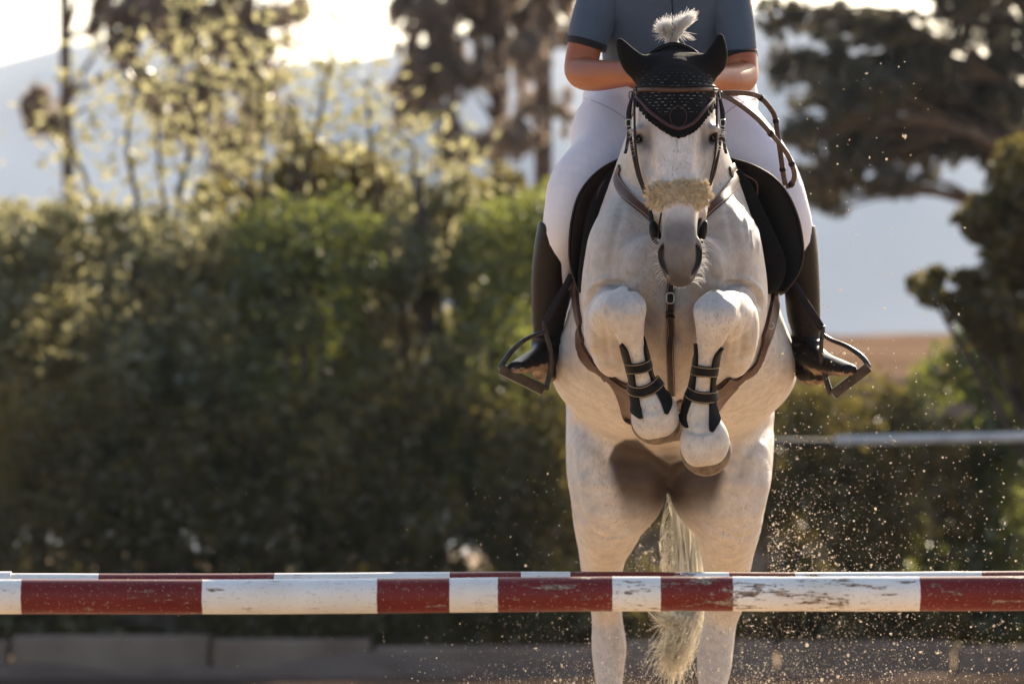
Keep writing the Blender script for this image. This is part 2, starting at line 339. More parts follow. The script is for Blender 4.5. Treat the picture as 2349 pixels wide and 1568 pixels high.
tall_tree('weeping_tree', 2060, 36, 0, [(2600,2300,.16)], [(1950,230,120,75),(2060,270,110,90),(1850,220,80,60),(1980,340,100,90),(2060,420,80,45),(1900,400,70,60),(2170,200,110,90),(2120,120,90,60),(2260,60,110,110),(2330,180,90,120),(2200,330,60,60),(2300,330,80,90),(1990,160,80,40),(2170,20,80,50),(2330,500,50,80),(2250,-80,200,100),(1790,40,70,50),(1800,160,50,60),(1810,300,60,50),(1850,420,70,45),(1900,470,50,30),(1930,50,110,50),(1900,140,90,50),(2030,60,90,50),(2100,190,110,60),(2240,240,100,80),(2330,300,70,120),(2000,210,160,70),(1960,300,130,70),(2080,340,110,70)], 55000, .085, M_lf_pine, 'dark weeping tree filling the sky at the upper right', 45, thr=-.9, group=None)
# sapling with pale sunlit leaves rising over the left shrubs
def sapling(name, vx, Y, stems, n_leaf, label, seed):
    base = W(vx, HOR, Y); base.z = 0; root = empty(name, base, label, 'sapling', 'pale saplings rising above the hedge'); mbt = MB(); g = np.random.default_rng(seed); P = []
    for st in stems:
        pts = [base] + [W(a, b, Y) for a, b in st]; path = spline(pts, 16); mbt.tube(path, list(np.linspace(.03, .008, 16)), 6)
        for (a, b) in st[1:]:
            c = W(a, b, Y); m_ = n_leaf
            P.append(np.array(c) + g.normal(size=(m_, 3))*np.array([.19, .2, .18]))
    mbt.obj('trunk', M_bark, root); P = np.concatenate(P)
    V, F = leaves(P, .085*(.6+.8*g.random(len(P))), .5, seed, .4)
    link('crown', crown_mesh('crown', V, F, np.clip(g.normal(.6,.25,len(P)),0,1)), M_lf_light, root)
sapling('sapling', 360, YB+.6, [[(330,600),(290,330),(320,180),(275,150)],[(400,560),(440,330),(470,150),(440,60),(500,20)],[(380,600),(370,420),(360,290),(380,200)],[(250,620),(200,420),(150,290),(220,240)]], 62, 'tallest pale sapling with airy yellow-green leaves, over the left shrubs', 51)
sapling('sapling', 640, YB+.4, [[(620,600),(600,330),(590,150),(560,230)],[(660,560),(680,300),(660,220),(690,240)],[(600,560),(540,420),(480,380),(520,310)],[(690,500),(720,330),(760,110),(700,130)]], 62, 'pale sapling with bright leaves over the round-topped bush', 52)
sapling('sapling', 900, YB+.9, [[(880,600),(850,330),(840,200),(830,190)],[(930,560),(950,370),(940,330),(880,290)],[(970,560),(1040,420),(1060,400),(1000,360)]], 62, 'short pale sapling left of the brownish feathery tree', 53)

# far rail fence behind the arena
M_railw = simple('pale_rail_paint', (0.42, 0.41, 0.40), (0.60, 0.58, 0.56), 6, 0.6, 0.2)
M_railb = simple('dark_brown_rail', (0.018, 0.010, 0.008), (0.034, 0.018, 0.013), 6, 0.7, 0.2)
fe = empty('rail_fence', W(1900, HOR, 22.5)*1.0, 'post and rail fence with one pale rail section right of the horse', 'fence'); fe.location.z = 0
def rail_seg(name, a, b, r, mat):
    MB().tube([a, b], r, 12).obj(name, mat, fe)
rail_seg('rail', W(1915, 1010, 22.5), W(2420, 1000, 22.5), .033, M_railw)
rail_seg('rail', W(1310, 1013, 22.5), W(1913, 1016, 22.5), .028, M_railb)
for vx in (1393, 1664, 2440):
    p = W(vx, 1012, 22.56); MB().box((p.x, 22.58, p.z/2), (.07, .07, p.z)).obj('post', M_railb, fe, smooth=False)

# ================================================================== JUMP POLES
def pole_material(name, bands, cap=None):
    m, nt, b = newmat(name); tc = nd(nt, 'ShaderNodeTexCoord'); sp = nd(nt, 'ShaderNodeSeparateXYZ'); nt.links.new(tc.outputs['Object'], sp.inputs[0])
    nz = noise(nt, tc.outputs['Object'], 60, 3)
    ad = nd(nt, 'ShaderNodeMath', operation='MULTIPLY_ADD', inp={1: 0.004, 2: 0}); nt.links.new(nz, ad.inputs[0])
    su = nd(nt, 'ShaderNodeMath', operation='ADD'); nt.links.new(sp.outputs[0], su.inputs[0]); nt.links.new(ad.outputs[0], su.inputs[1])
    mr = nd(nt, 'ShaderNodeMapRange', inp={1: -1.8, 2: 1.8}); nt.links.new(su.outputs[0], mr.inputs[0])
    r = nd(nt, 'ShaderNodeValToRGB'); r.color_ramp.interpolation = 'CONSTANT'; nt.links.new(mr.outputs[0], r.inputs[0]); e = r.color_ramp.elements
    while len(e) < len(bands): e.new(.9)
    for x, (p, w) in zip(e, bands): x.position = max(0, min(1, (p+1.8)/3.6)); x.color = (0,0,0,1) if w else (1,1,1,1)
    big = noise(nt, tc.outputs['Object'], 5, 5)
    white = ramp(nt, big, [(.3, (.66,.62,.56)), (.7, (.80,.78,.75))]); red = ramp(nt, big, [(.3, (.115,.008,.006)), (.7, (.165,.013,.009))])
    base = mixc(nt, r.outputs[0], white, red)
    st = nd(nt, 'ShaderNodeMapping'); st.inputs['Scale'].default_value = (1.0, 5, 5); nt.links.new(tc.outputs['Object'], st.inputs[0])
    chip = noise(nt, st.outputs[0], 9, 8, .72)
    # wear is heaviest in the middle stretch where hooves knock the pole
    mid = nd(nt, 'ShaderNodeMapRange', inp={1: .85, 2: 0.0, 3: 0.0, 4: 0.085}); ab = nd(nt, 'ShaderNodeMath', operation='SUBTRACT', inp={1: .30}); nt.links.new(sp.outputs[0], ab.inputs[0])
    ab2 = nd(nt, 'ShaderNodeMath', operation='ABSOLUTE'); nt.links.new(ab.outputs[0], ab2.inputs[0]); nt.links.new(ab2.outputs[0], mid.inputs[0])
    cs = nd(nt, 'ShaderNodeMath', operation='ADD'); nt.links.new(chip, cs.inputs[0]); nt.links.new(mid.outputs[0], cs.inputs[1])
    cm = ramp(nt, cs.outputs[0], [(.622, 0.0), (.638, 1.0)])
    dirt = noise(nt, tc.outputs['Object'], 90, 3); under = ramp(nt, dirt, [(.4, (.10,.07,.05)), (.6, (.36,.27,.20))])
    c = mixc(nt, cm, base, under)
    sc_ = noise(nt, st.outputs[0], 40, 4, .6); scm = ramp(nt, sc_, [(.61, 0.0), (.70, .55)]); c = mixc(nt, scm, c, (.22,.15,.10))
    sp2 = noise(nt, tc.outputs['Object'], 170, 2); spm = ramp(nt, sp2, [(.64, 0.0), (.69, .6)]); c = mixc(nt, spm, c, (.42,.33,.25))
    nt.links.new(c, b.inputs['Base Color']); b.inputs['Specular IOR Level'].default_value = .3; b.inputs['Roughness'].default_value = .5
    bump(nt, b, cm, .6, -0.0012); return m
def jump_pole(vy_l, vy_r, Y, r, bands_v, label, wear_seed):
    a = W(0, vy_l, Y); b_ = W(2349, vy_r, Y); cx_ = 0.25; s = (b_.z-a.z)/(b_.x-a.x); z = a.z + (cx_-a.x)*s
    bands = [(-1.9, True)] + [(W(v, 1300, Y).x - cx_, w) for v, w in bands_v]
    m = pole_material('striped_pole_paint', bands)
    n, L = 40, 1.75; mb_ = MB(); rgp = random.Random(wear_seed)
    pts = [Vector((-L + 2*L*i/60, .0015*math.sin(i*.5), .0015*math.sin(i*.23+wear_seed))) for i in range(61)]
    mb_.tube(pts, [r*(1+.004*math.sin(i*1.3)) for i in range(61)], n)
    o = mb_.obj('jump_pole', m); sharp(o, 50); o.location = (cx_, Y, z - r); o.rotation_euler = (0, -math.atan(s), 0)
    return tag(o, label, 'jump pole', 'striped show-jumping poles')
fb = [(52,False),(462,True),(866,False),(1029,True),(1137,False),(1404,True),(1514,False),(1677,True),(2104,False),(2510,True)]
pf = jump_pole(1329, 1319, -1.2, .0405, fb, 'nearer scuffed red and white pole, full width across the front', 1)
bb = [(218,False),(621,True),(1032,False),(1193,True),(1299,False),(1560,True),(1663,False),(1823,True),(2250,False),(2500,True)]
pb = jump_pole(1314, 1309, .12, .0405, bb, 'farther red and white pole, only its top edge showing behind the nearer pole', 2)
# raised collar at the left of the far pole
cpt = W(10, 1326, .12); M_white = simple('white_paint', (.62,.60,.56), (.80,.78,.75), 12, .5, .2)
mbc = MB().tube([(cpt.x-.12-pb.location.x, 0, .0), (cpt.x+.018-pb.location.x, 0, .0)], .0455, 32)
cap = mbc.obj('end_sleeve', M_white, None); cap.parent = pb; sharp(cap, 40)
# jump stands just outside the picture that carry the poles
for (sx, Y, lab) in ((-1.62, -1.2, 'left wooden jump stand holding the nearer pole'), (2.12, -1.2, 'right wooden jump stand holding the nearer pole'), (-1.62, .12, 'left wooden jump stand holding the farther pole'), (2.12, .12, 'right wooden jump stand holding the farther pole')):
    o = pf if Y < 0 else pb; s = math.tan(-o.rotation_euler.y); z = o.location.z + (sx - o.location.x)*s
    outx = sx - .07 if sx < 0 else sx + .07
    st = empty('jump_stand', (outx, Y, 0), lab, 'jump stand', 'wooden jump stands')
    MB().box((outx, Y+.075, .75), (.09, .05, 1.5)).obj('post', M_white, st, smooth=False)
    MB().box((outx, Y+.075, .02), (.09, .7, .08)).obj('foot', M_white, st, smooth=False)
    MB().box((sx, Y, z-.045), (.06, .10, .008)).box((sx, Y+.05, z-.02), (.06, .006, .05)).obj('pole_cup', M_railb, st, smooth=False)

# ================================================================== SDF SCULPTING
class Sculpt:
    def __init__(s): s.prims = []
    def _seg(s, a, b, wa, wb, ha, hb, side):
        a = np.array(a, float); b = np.array(b, float); ax = b - a; L = np.linalg.norm(ax); ax = ax/L
        u = np.array(side, float); u = u - ax*u.dot(ax); u /= np.linalg.norm(u); n = np.cross(ax, u); m = max(wa, wb, ha, hb)
        return dict(a=a, ax=ax, L=L, u=u, n=n, w=(wa, wb), h=(ha, hb), lo=np.minimum(a, b)-m, hi=np.maximum(a, b)+m)
    def tube(s, nodes, k=.02, side=(1,0,0), sub=4, op='add', px=True):
        """nodes: (vx, vy, Y, half width px, half depth px)"""
        A = []
        for nd_ in nodes:
            vx, vy, Y, w, h = nd_; p = W(vx, vy, Y) if px else Vector((vx, vy, Y)); q = S(Y) if px else 1.0
            A.append([*p, w*q, h*q])
        A = spline(A, (len(A)-1)*sub+1) if len(A) > 2 else np.array(A)
        segs = [s._seg(A[i,:3], A[i+1,:3], A[i,3], A[i+1,3], A[i,4], A[i+1,4], side) for i in range(len(A)-1)]
        s.prims.append(dict(t='tube', segs=segs, k=k, op=op, lo=np.min([g['lo'] for g in segs], 0), hi=np.max([g['hi'] for g in segs], 0)))
    def ell(s, c, r, k=.02, rot=(0,0,0), op='add'):
        """c: (vx, vy, Y); r: px half width, metres half depth, px half height"""
        p = np.array(W(*c)); q = S(c[2]); rr = np.array([r[0]*q, r[1], r[2]*q]); from mathutils import Euler
        Mx = np.array(Euler([R(a) for a in rot]).to_matrix()).T
        m = rr.max(); s.prims.append(dict(t='ell', c=p, r=rr, M=Mx, k=k, op=op, lo=p-m, hi=p+m))
    def cut(s, p, n, k=.004):
        n = np.array(n, float); n /= np.linalg.norm(n)
        s.prims.append(dict(t='plane', c=np.array(p), n=n, k=k, op='int', lo=np.full(3,-1e9), hi=np.full(3,1e9)))
    def fn(s, f, k=.003):
        s.prims.append(dict(t='fn', f=f, k=k, op='int', lo=np.full(3,-1e9), hi=np.full(3,1e9)))
    @staticmethod
    def dseg(g, P):
        d = P - g['a']; t0 = d @ g['ax']; t = np.clip(t0, 0, g['L']); q = t/g['L']
        w = g['w'][0]+(g['w'][1]-g['w'][0])*q; h = g['h'][0]+(g['h'][1]-g['h'][0])*q; m = np.minimum(w, h)
        S_, O, E = d @ g['u'], d @ g['n'], t0 - t
        a = S_/w; b = O/h; c = E/m; k0 = np.sqrt(a*a+b*b+c*c)+1e-9; k1 = np.sqrt((a/w)**2+(b/h)**2+(c/m)**2)+1e-9
        return k0*(k0-1)/k1
    def dist(s, P, prims=None, lo=None, hi=None):
        D = np.full(len(P), 1.0)
        for p in (s.prims if prims is None else prims):
            if p['t'] == 'tube':
                segs = p['segs']
                if lo is not None: segs = [g for g in segs if (g['lo']-p['k']-.012 < hi).all() and (g['hi']+p['k']+.012 > lo).all()]
                if not segs: continue
                d = s.dseg(segs[0], P)
                for g in segs[1:]: d = np.minimum(d, s.dseg(g, P))
            elif p['t'] == 'ell':
                q = (P - p['c']) @ p['M'].T; a = q/p['r']; b = a/p['r']; k0 = np.sqrt((a*a).sum(1))+1e-9; d = k0*(k0-1)/(np.sqrt((b*b).sum(1))+1e-9)
            elif p['t'] == 'plane': d = (P - p['c']) @ p['n']
            else: d = p['f'](P)
            k = p['k']
            if p['op'] == 'add': h = np.maximum(k-np.abs(D-d), 0)/k; D = np.minimum(D, d)-h*h*k*.25
            elif p['op'] == 'sub': h = np.maximum(k-np.abs(D+d), 0)/k; D = np.maximum(D, -d)+h*h*k*.25
            else: h = np.maximum(k-np.abs(D-d), 0)/k; D = np.maximum(D, d)+h*h*k*.25
        return D
    def mesh(s, name, vox=.005, off=0.0, nb=14):
        add = [p for p in s.prims if p['op'] == 'add']
        lo = np.min([p['lo'] for p in add], 0)-.03; hi = np.max([p['hi'] for p in add], 0)+.03
        B = vox*nb; n = np.ceil((hi-lo)/B).astype(int)
        g = np.stack(np.meshgrid(*[np.arange(k) for k in n], indexing='ij'), -1).reshape(-1, 3)
        cen = lo + (g+.5)*B; D = s.dist(cen)-off; act = g[np.abs(D) < B*1.35]
        tot = n*nb+2; st = np.array([tot[1]*tot[2], tot[2], 1], dtype=np.int64)
        li = np.stack(np.meshgrid(*[np.arange(nb+1)]*3, indexing='ij'), -1).reshape(-1, 3)
        cor = [np.array(c) for c in ((0,0,0),(1,0,0),(0,1,0),(1,1,0),(0,0,1),(1,0,1),(0,1,1),(1,1,1))]
        edges = [(0,1),(2,3),(4,5),(6,7),(0,2),(1,3),(4,6),(5,7),(0,4),(1,5),(2,6),(3,7)]
        K, VV, Q = [], [], []
        for gb in act:
            o = gb*nb; blo = lo + o*vox; bhi = blo + B+vox
            pr = [p for p in s.prims if (p['lo']-p['k']-.012 < bhi).all() and (p['hi']+p['k']+.012 > blo).all()]
            if not any(p['op'] == 'add' for p in pr): continue
            f = (s.dist(blo + li*vox, pr, blo, bhi)-off).reshape(nb+1, nb+1, nb+1)
            ins = f < 0
            if ins.all() or not ins.any(): continue
            cs = [f[c[0]:nb+c[0], c[1]:nb+c[1], c[2]:nb+c[2]] for c in cor]
            ci = [ins[c[0]:nb+c[0], c[1]:nb+c[1], c[2]:nb+c[2]] for c in cor]
            cnt = sum(c.astype(np.int8) for c in ci); idx = np.argwhere((cnt > 0) & (cnt < 8))
            if len(idx):
                fv = np.stack([c[tuple(idx.T)] for c in cs], 1); acc = np.zeros((len(idx), 3)); num = np.zeros(len(idx))
                for a, b in edges:
                    fa, fb_ = fv[:, a], fv[:, b]; x_ = (fa < 0) != (fb_ < 0); t = np.where(x_, fa/(fa-fb_+1e-12), 0)
                    acc += np.where(x_[:, None], cor[a]+(cor[b]-cor[a])*t[:, None], 0); num += x_
                p = acc/num[:, None]
                # one Newton step with the trilinear field
                x, y, z = p.T
                w8 = [((c[0]*x+(1-c[0])*(1-x))*(c[1]*y+(1-c[1])*(1-y))*(c[2]*z+(1-c[2])*(1-z))) for c in cor]
                val = sum(w8[i]*fv[:, i] for i in range(8))
                gx = sum((1 if c[0] else -1)*(c[1]*y+(1-c[1])*(1-y))*(c[2]*z+(1-c[2])*(1-z))*fv[:, i] for i, c in enumerate(cor))
                gy = sum((1 if c[1] else -1)*(c[0]*x+(1-c[0])*(1-x))*(c[2]*z+(1-c[2])*(1-z))*fv[:, i] for i, c in enumerate(cor))
                gz = sum((1 if c[2] else -1)*(c[0]*x+(1-c[0])*(1-x))*(c[1]*y+(1-c[1])*(1-y))*fv[:, i] for i, c in enumerate(cor))
                G = np.stack([gx, gy, gz], 1); g2 = (G*G).sum(1)+1e-12; step = np.clip(val/np.sqrt(g2), -.4, .4)
                p = p - G*(step/np.sqrt(g2))[:, None]
                K.append(((idx+o) @ st)); VV.append(lo+(idx+o+p)*vox)
            for ax in range(3):
                sl0 = [slice(0, nb)]*3; sl1 = [slice(0, nb)]*3; sl1[ax] = slice(1, nb+1)
                A = ins[tuple(sl0)]; Bb = ins[tuple(sl1)]; e = np.argwhere(A != Bb)
                if not len(e): continue
                sg = A[tuple(e.T)]; b1, b2 = [(1,2),(2,0),(0,1)][ax]; d1 = np.eye(3, dtype=int)[b1]; d2 = np.eye(3, dtype=int)[b2]
                ge = e+o; q = np.stack([(ge-d1-d2)@st, (ge-d2)@st, ge@st, (ge-d1)@st], 1)
                q[~sg] = q[~sg][:, ::-1]; Q.append(q)
        K = np.concatenate(K); VV = np.concatenate(VV); Q = np.concatenate(Q)
        K, ui = np.unique(K, return_index=True); VV = VV[ui]
        ix = np.searchsorted(K, Q); ix = np.clip(ix, 0, len(K)-1); ok = (K[ix] == Q).all(1)
        F = ix[ok]; used = np.zeros(len(VV), bool); used[F.ravel()] = True; rm = np.cumsum(used)-1
        return VV[used], rm[F]
def relax(V, F, it=1, lam=.5):
    e = np.concatenate([F[:, [0,1]], F[:, [1,2]], F[:, [2,3]], F[:, [3,0]]]); n = len(V)
    for _ in range(it):
        for l in (lam, -lam*1.03):
            acc = np.zeros_like(V); cnt = np.bincount(e[:,0], minlength=n)+np.bincount(e[:,1], minlength=n)
            for a in range(3): acc[:, a] = np.bincount(e[:,0], V[e[:,1],a], n)+np.bincount(e[:,1], V[e[:,0],a], n)
            V = V + l*(acc/np.maximum(cnt,1)[:,None]-V)
    return V
def sculpt_obj(sc_, name, mat, parent, vox=.004, off=0, it=2):
    V, F = sc_.mesh(name, vox, off); V = relax(V, F, it); me = mesh_np(name, V, F); o = link(name, me, mat, parent); return o, V, F
def bvh_of(V, F): return BVHTree.FromPolygons([tuple(v) for v in V], [tuple(f) for f in F])
def sstep(x, a, b): t = np.clip((x-a)/(b-a), 0, 1); return t*t*(3-2*t)

# ================================================================== HORSE
HX = 1546
def head_prims(H):
    H.tube([(1547,176,.33,62,60),(1549,206,.29,84,80),(1550,255,.25,90,105),(1550,300,.24,89,116),(1551,355,.23,86,118),(1553,410,.19,70,104),(1556,470,.15,50,84),(1558,530,.095,41,60),(1559,580,.065,43,52),(1560,622,.055,32,38)], k=.03)
    H.tube([(1551,270,.155,64,30),(1553,350,.12,54,26),(1556,430,.085,40,24),(1558,510,.045,33,22),(1559,560,.03,34,24)], k=.03)      # flat forehead and nasal bone
    for s_, ex, ey in ((-1, 1470, 300), (1, 1634, 297)):
        H.ell((ex-s_*3, ey+1, .196), (20, .040, 15), k=.016, rot=(0,s_*22,0))                                   # brow
        H.ell((ex-s_*2, ey+34, .215), (16, .035, 22), k=.03)
        H.tube([(1553+s_*70,350,.20,14,20),(1553+s_*66,395,.18,13,18),(1556+s_*50,440,.14,9,14)], k=.025) # cheek ridge
    for s_ in (-1, 1):
        H.tube([(1555+s_*66,395,.30,20,40),(1556+s_*56,450,.26,16,34),(1557+s_*50,495,.20,14,22)], k=.03)   # lower jaw
        nx_ = 1560 + s_*38; H.tube([(nx_+s_*1,558,.044,9,14),(nx_+s_*4,578,.038,10,16),(nx_+s_*1,603,.036,10,15),(nx_-s_*10,630,.04,8,12)], k=.014)  # nostril wings
        # alar fold between nostrils
    H.ell((1560,600,.018), (19,.020,36), k=.025)
    H.tube([(1545,638,.045,11,16),(1560,642,.036,12,17),(1576,638,.045,11,16)], k=.015)       # upper lip
    H.tube([(1560,575,.14,34,30),(1560,632,.10,24,24)], k=.03)                                # chin
    for s_ in (-1, 1):
        nx_ = 1560 + s_*38
        H.tube([(nx_+s_*1,563,.022,3.5,14),(nx_+s_*6,578,.016,7,20),(nx_+s_*5,596,.016,6.5,20),(nx_-s_*2,614,.016,4,14),(nx_-s_*10,627,.018,2.5,10)], k=.006, op='sub')
        H.ell((1551+s_*66, 360, .105), (11,.018,44), k=.03, rot=(0,s_*6,0), op='sub')
        H.ell((1551+s_*70, 318, .120), (9,.020,16), k=.025, op='sub')
        H.ell((1550+s_*87, 318, .172), (10, .022, 12), k=.012, rot=(0, s_*25, 0), op='sub')      # eye opening
def legs_front(H):
    for kx, ky in ((1432,702),(1641,710)):
        for dx_, dy_, q_ in ((-30,8,15),(29,6,15),(-20,34,11),(18,36,11),(0,-22,20)): H.ell((kx+dx_, ky+dy_, .0), (q_, .035, q_+3), k=.015)
    # left in the picture
    H.ell((1404,748,.36), (58,.15,90), k=.014); H.ell((1400,812,.40), (38,.11,53), k=.03, rot=(0,-10,0)); H.ell((1370,745,.30), (24,.09,62), k=.02, rot=(0,6,0))
    H.tube([(1398,745,.34,54,72),(1404,722,.20,50,58),(1418,712,.08,42,46),(1432,706,.01,42,40)], k=.018)
    H.tube([(1431,698,.01,47,33),(1433,712,-.02,49,38),(1440,745,.00,38,36),(1450,785,.035,27,28),(1462,830,.07,24,27),(1473,872,.10,25,30),(1484,902,.12,37,36),(1493,930,.12,40,36),(1500,952,.125,44,36)], k=.015)
    H.ell((1488,960,.125), (38,.052,48), k=.02); H.ell((1518,955,.125), (40,.052,50), k=.03)
    # right in the picture
    H.ell((1678,750,.36), (56,.15,90), k=.014); H.ell((1692,812,.40), (36,.11,54), k=.03, rot=(0,10,0)); H.ell((1708,745,.30), (24,.09,62), k=.02, rot=(0,-6,0))
    H.tube([(1684,745,.34,52,72),(1676,724,.20,49,58),(1656,716,.08,43,46),(1641,712,.01,42,40)], k=.018)
    H.tube([(1640,706,.01,47,33),(1641,722,-.02,50,38),(1634,757,.00,38,36),(1625,797,.035,27,28),(1618,842,.07,24,27),(1612,882,.10,26,30),(1606,920,.12,34,36),(1606,948,.12,40,36),(1609,978,.125,43,34),(1614,1010,.12,48,36)], k=.012)
    H.ell((1600,1021,.115), (38,.052,50), k=.02); H.ell((1633,1016,.115), (38,.052,52), k=.03)
def hind(H):
    # left
    H.tube([(1410,900,1.80,110,150),(1400,1000,1.70,102,150),(1402,1070,1.58,103,140),(1404,1130,1.55,96,125),(1395,1190,1.62,80,105),(1384,1250,1.74,58,78),(1381,1310,1.84,47,60),(1389,1370,1.92,39,50),(1393,1420,1.97,35,50),(1397,1480,1.97,40,52),(1397,1530,1.94,35,38),(1398,1590,1.91,28,32),(1400,1700,1.87,25,30),(1402,1800,1.83,26,32),(1402,1850,1.80,35,38),(1402,1900,1.73,30,32),(1402,1935,1.70,36,36)], k=.05, sub=3)
    H.ell((1464,1108,1.58), (67,.16,100), k=.035)
    # right
    H.tube([(1665,900,1.80,112,150),(1676,1000,1.70,100,150),(1674,1070,1.58,98,140),(1668,1130,1.55,92,125),(1668,1190,1.62,80,105),(1668,1250,1.74,64,78),(1667,1310,1.84,53,60),(1662,1370,1.92,48,50),(1653,1420,1.97,38,50),(1643,1480,1.97,40,52),(1638,1530,1.94,39,38),(1634,1590,1.91,30,32),(1632,1700,1.87,25,30),(1630,1800,1.83,26,32),(1630,1850,1.80,35,38),(1630,1900,1.73,30,32),(1630,1935,1.70,36,36)], k=.05, sub=3)
    H.ell((1600,1113,1.58), (62,.16,96), k=.035)
H = Sculpt()
H.tube([(1547,560,.62,150,160),(1547,630,.68,190,210),(1547,700,.85,222,235),(1546,730,1.1,240,235),(1543,790,1.4,238,225),(1538,860,1.75,225,210),(1537,900,2.0,170,170)], k=.06)   # upper trunk
H.tube([(1547,770,.78,160,95),(1546,822,.98,262,140),(1546,842,1.12,281,166),(1546,850,1.30,276,165),(1540,900,1.55,225,140)], k=.08)          # belly
H.tube([(1546,170,.42,64,86),(1546,250,.50,84,120),(1547,340,.60,112,150),(1547,420,.68,140,175),(1547,500,.70,168,190),(1547,580,.66,185,200)], k=.06)  # neck
H.ell((1547,690,.50), (110,.20,150), k=.07)                       # breast
for s_ in (-1, 1):
    H.ell((1547+s_*118,600,.52), (84,.17,130), k=.06)             # shoulder
    H.ell((1547+s_*128,700,.56), (84,.20,120), k=.05)
    H.ell((1547+s_*62,620,.33), (58,.08,78), k=.05)               # pectorals
H.tube([(1545,700,.30,20,40),(1546,800,.44,30,60),(1546,900,.66,60,60),(1545,960,.82,80,50)], k=.06)
H.tube([(1546,560,.20,5,40),(1546,640,.17,7,40),(1546,720,.19,6,40),(1546,800,.30,5,40)], k=.05, op='sub')
hind(H)
H.tube([(1535,1050,1.30,1.0,60),(1535,1110,1.40,1.2,60),(1534,1150,1.5,2,60),(1532,1200,1.6,8,60)], k=.008, side=(1,0,0), op='sub')
H.tube([(1535,1060,1.75,1.0,60),(1535,1130,1.75,2,60),(1533,1200,1.75,10,60)], k=.008, side=(1,0,0), op='sub')
legs_front(H); head_prims(H)
H.tube([(1535,1030,1.45,30,40),(1536,1062,1.52,24,40)], k=.04)
H.tube([(1536,860,2.15,40,50),(1537,940,2.3,28,30)], k=.05)       # dock of the tail

def coat_material():
    m, nt, b = newmat('grey_horse_coat'); co = coords(nt); at = nd(nt, 'ShaderNodeAttribute', attribute_name='coat')
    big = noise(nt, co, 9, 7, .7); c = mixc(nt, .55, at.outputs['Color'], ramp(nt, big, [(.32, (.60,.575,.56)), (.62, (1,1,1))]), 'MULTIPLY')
    mid = noise(nt, co, 38, 3); c = mixc(nt, .5, c, ramp(nt, mid, [(.35, (.66,.65,.65)), (.65, (1,1,1))]), 'MULTIPLY')
    st = coords(nt, (1, 1, .35)); sp_ = noise(nt, st, 190, 3, .6); spm = ramp(nt, sp_, [(.545, 0.0), (.67, .5)])
    gate = ramp(nt, noise(nt, co, 9, 2), [(.42, 0.0), (.6, 1.0)]); gm = mixc(nt, 1.0, spm, gate, 'MULTIPLY')
    c = mixc(nt, gm, c, (.10,.075,.06))
    hair = coords(nt, (1, 1, .16)); hf = noise(nt, hair, 420, 3, .6)
    c = mixc(nt, .35, c, ramp(nt, hf, [(.3, (.72,.70,.68)), (.7, (1,1,1))]), 'MULTIPLY')
    nt.links.new(c, b.inputs['Base Color']); b.inputs['Roughness'].default_value = .55; b.inputs['Specular IOR Level'].default_value = .3
    b.inputs['Sheen Weight'].default_value = .06; b.inputs['Sheen Roughness'].default_value = .4; b.inputs['Sheen Tint'].default_value = (1, .95, .9, 1)
    ad = nd(nt, 'ShaderNodeMath', operation='MULTIPLY_ADD', inp={1: 1.6, 2: 0}); nt.links.new(mid, ad.inputs[0])
    sm = nd(nt, 'ShaderNodeMath', operation='ADD'); nt.links.new(ad.outputs[0], sm.inputs[0]); nt.links.new(hf, sm.inputs[1])
    bump(nt, b, sm.outputs[0], .45, .0022)
    b1 = b.inputs['Normal'].links[0].from_node; b2 = nd(nt, 'ShaderNodeBump', inp={'Strength': .28, 'Distance': .014}); nt.links.new(noise(nt, coords(nt, (1,1,.6)), 13, 2, .45), b2.inputs['Height']); nt.links.new(b2.outputs[0], b1.inputs['Normal']); return m
M_coat = coat_material()
horse = empty('horse', (W(HX, HOR, 1.8).x, 1.8, 0), 'grey-white horse jumping towards the viewer with both knees tucked', 'horse')
HV, HF = H.mesh('body', .0045); HV = relax(HV, HF, 2)
def mesh_normals(V, F):
    n = np.cross(V[F[:,2]]-V[F[:,0]], V[F[:,3]]-V[F[:,1]]); out = np.zeros_like(V)
    for k in range(4):
        for a in range(3): out[:, a] += np.bincount(F[:,k], n[:,a], len(V))
    return out/(np.linalg.norm(out, axis=1)[:, None]+1e-12)
def relief(V, F, items):
    """muscle edges, folds and veins: (polyline in view px, width px, height m, Y range)"""
    N_ = mesh_normals(V, F); x, y = PR(V); d = np.zeros(len(V))
    for pl, w, h, (ya, yb) in items:
        A = spline(pl, 5*len(pl)); lo = A.min(0)-4*w; hi = A.max(0)+4*w
        m = np.where((x > lo[0]) & (x < hi[0]) & (y > lo[1]) & (y < hi[1]) & (V[:,1] > ya) & (V[:,1] < yb) & (N_[:,1] < .1))[0]
        if not len(m): continue
        P = np.stack([x[m], y[m]], 1); best = np.full(len(m), 1e9); tt = np.zeros(len(m))
        for i in range(len(A)-1):
            ab = A[i+1]-A[i]; t = np.clip(((P-A[i]) @ ab)/(ab@ab+1e-9), 0, 1); q = np.linalg.norm(P-A[i]-t[:,None]*ab, axis=1); c = q < best
            best = np.where(c, q, best); tt = np.where(c, (i+t)/(len(A)-1), tt)
        d[m] += h*np.exp(-(best/w)**2)*np.minimum(1, np.minimum(tt, 1-tt)*6+.05)*np.clip((.1-N_[m,1])*3, 0, 1)
    return V+N_*d[:, None]
def mir(pl): return [(1547*2-a, b) for a, b in pl]
cr = []
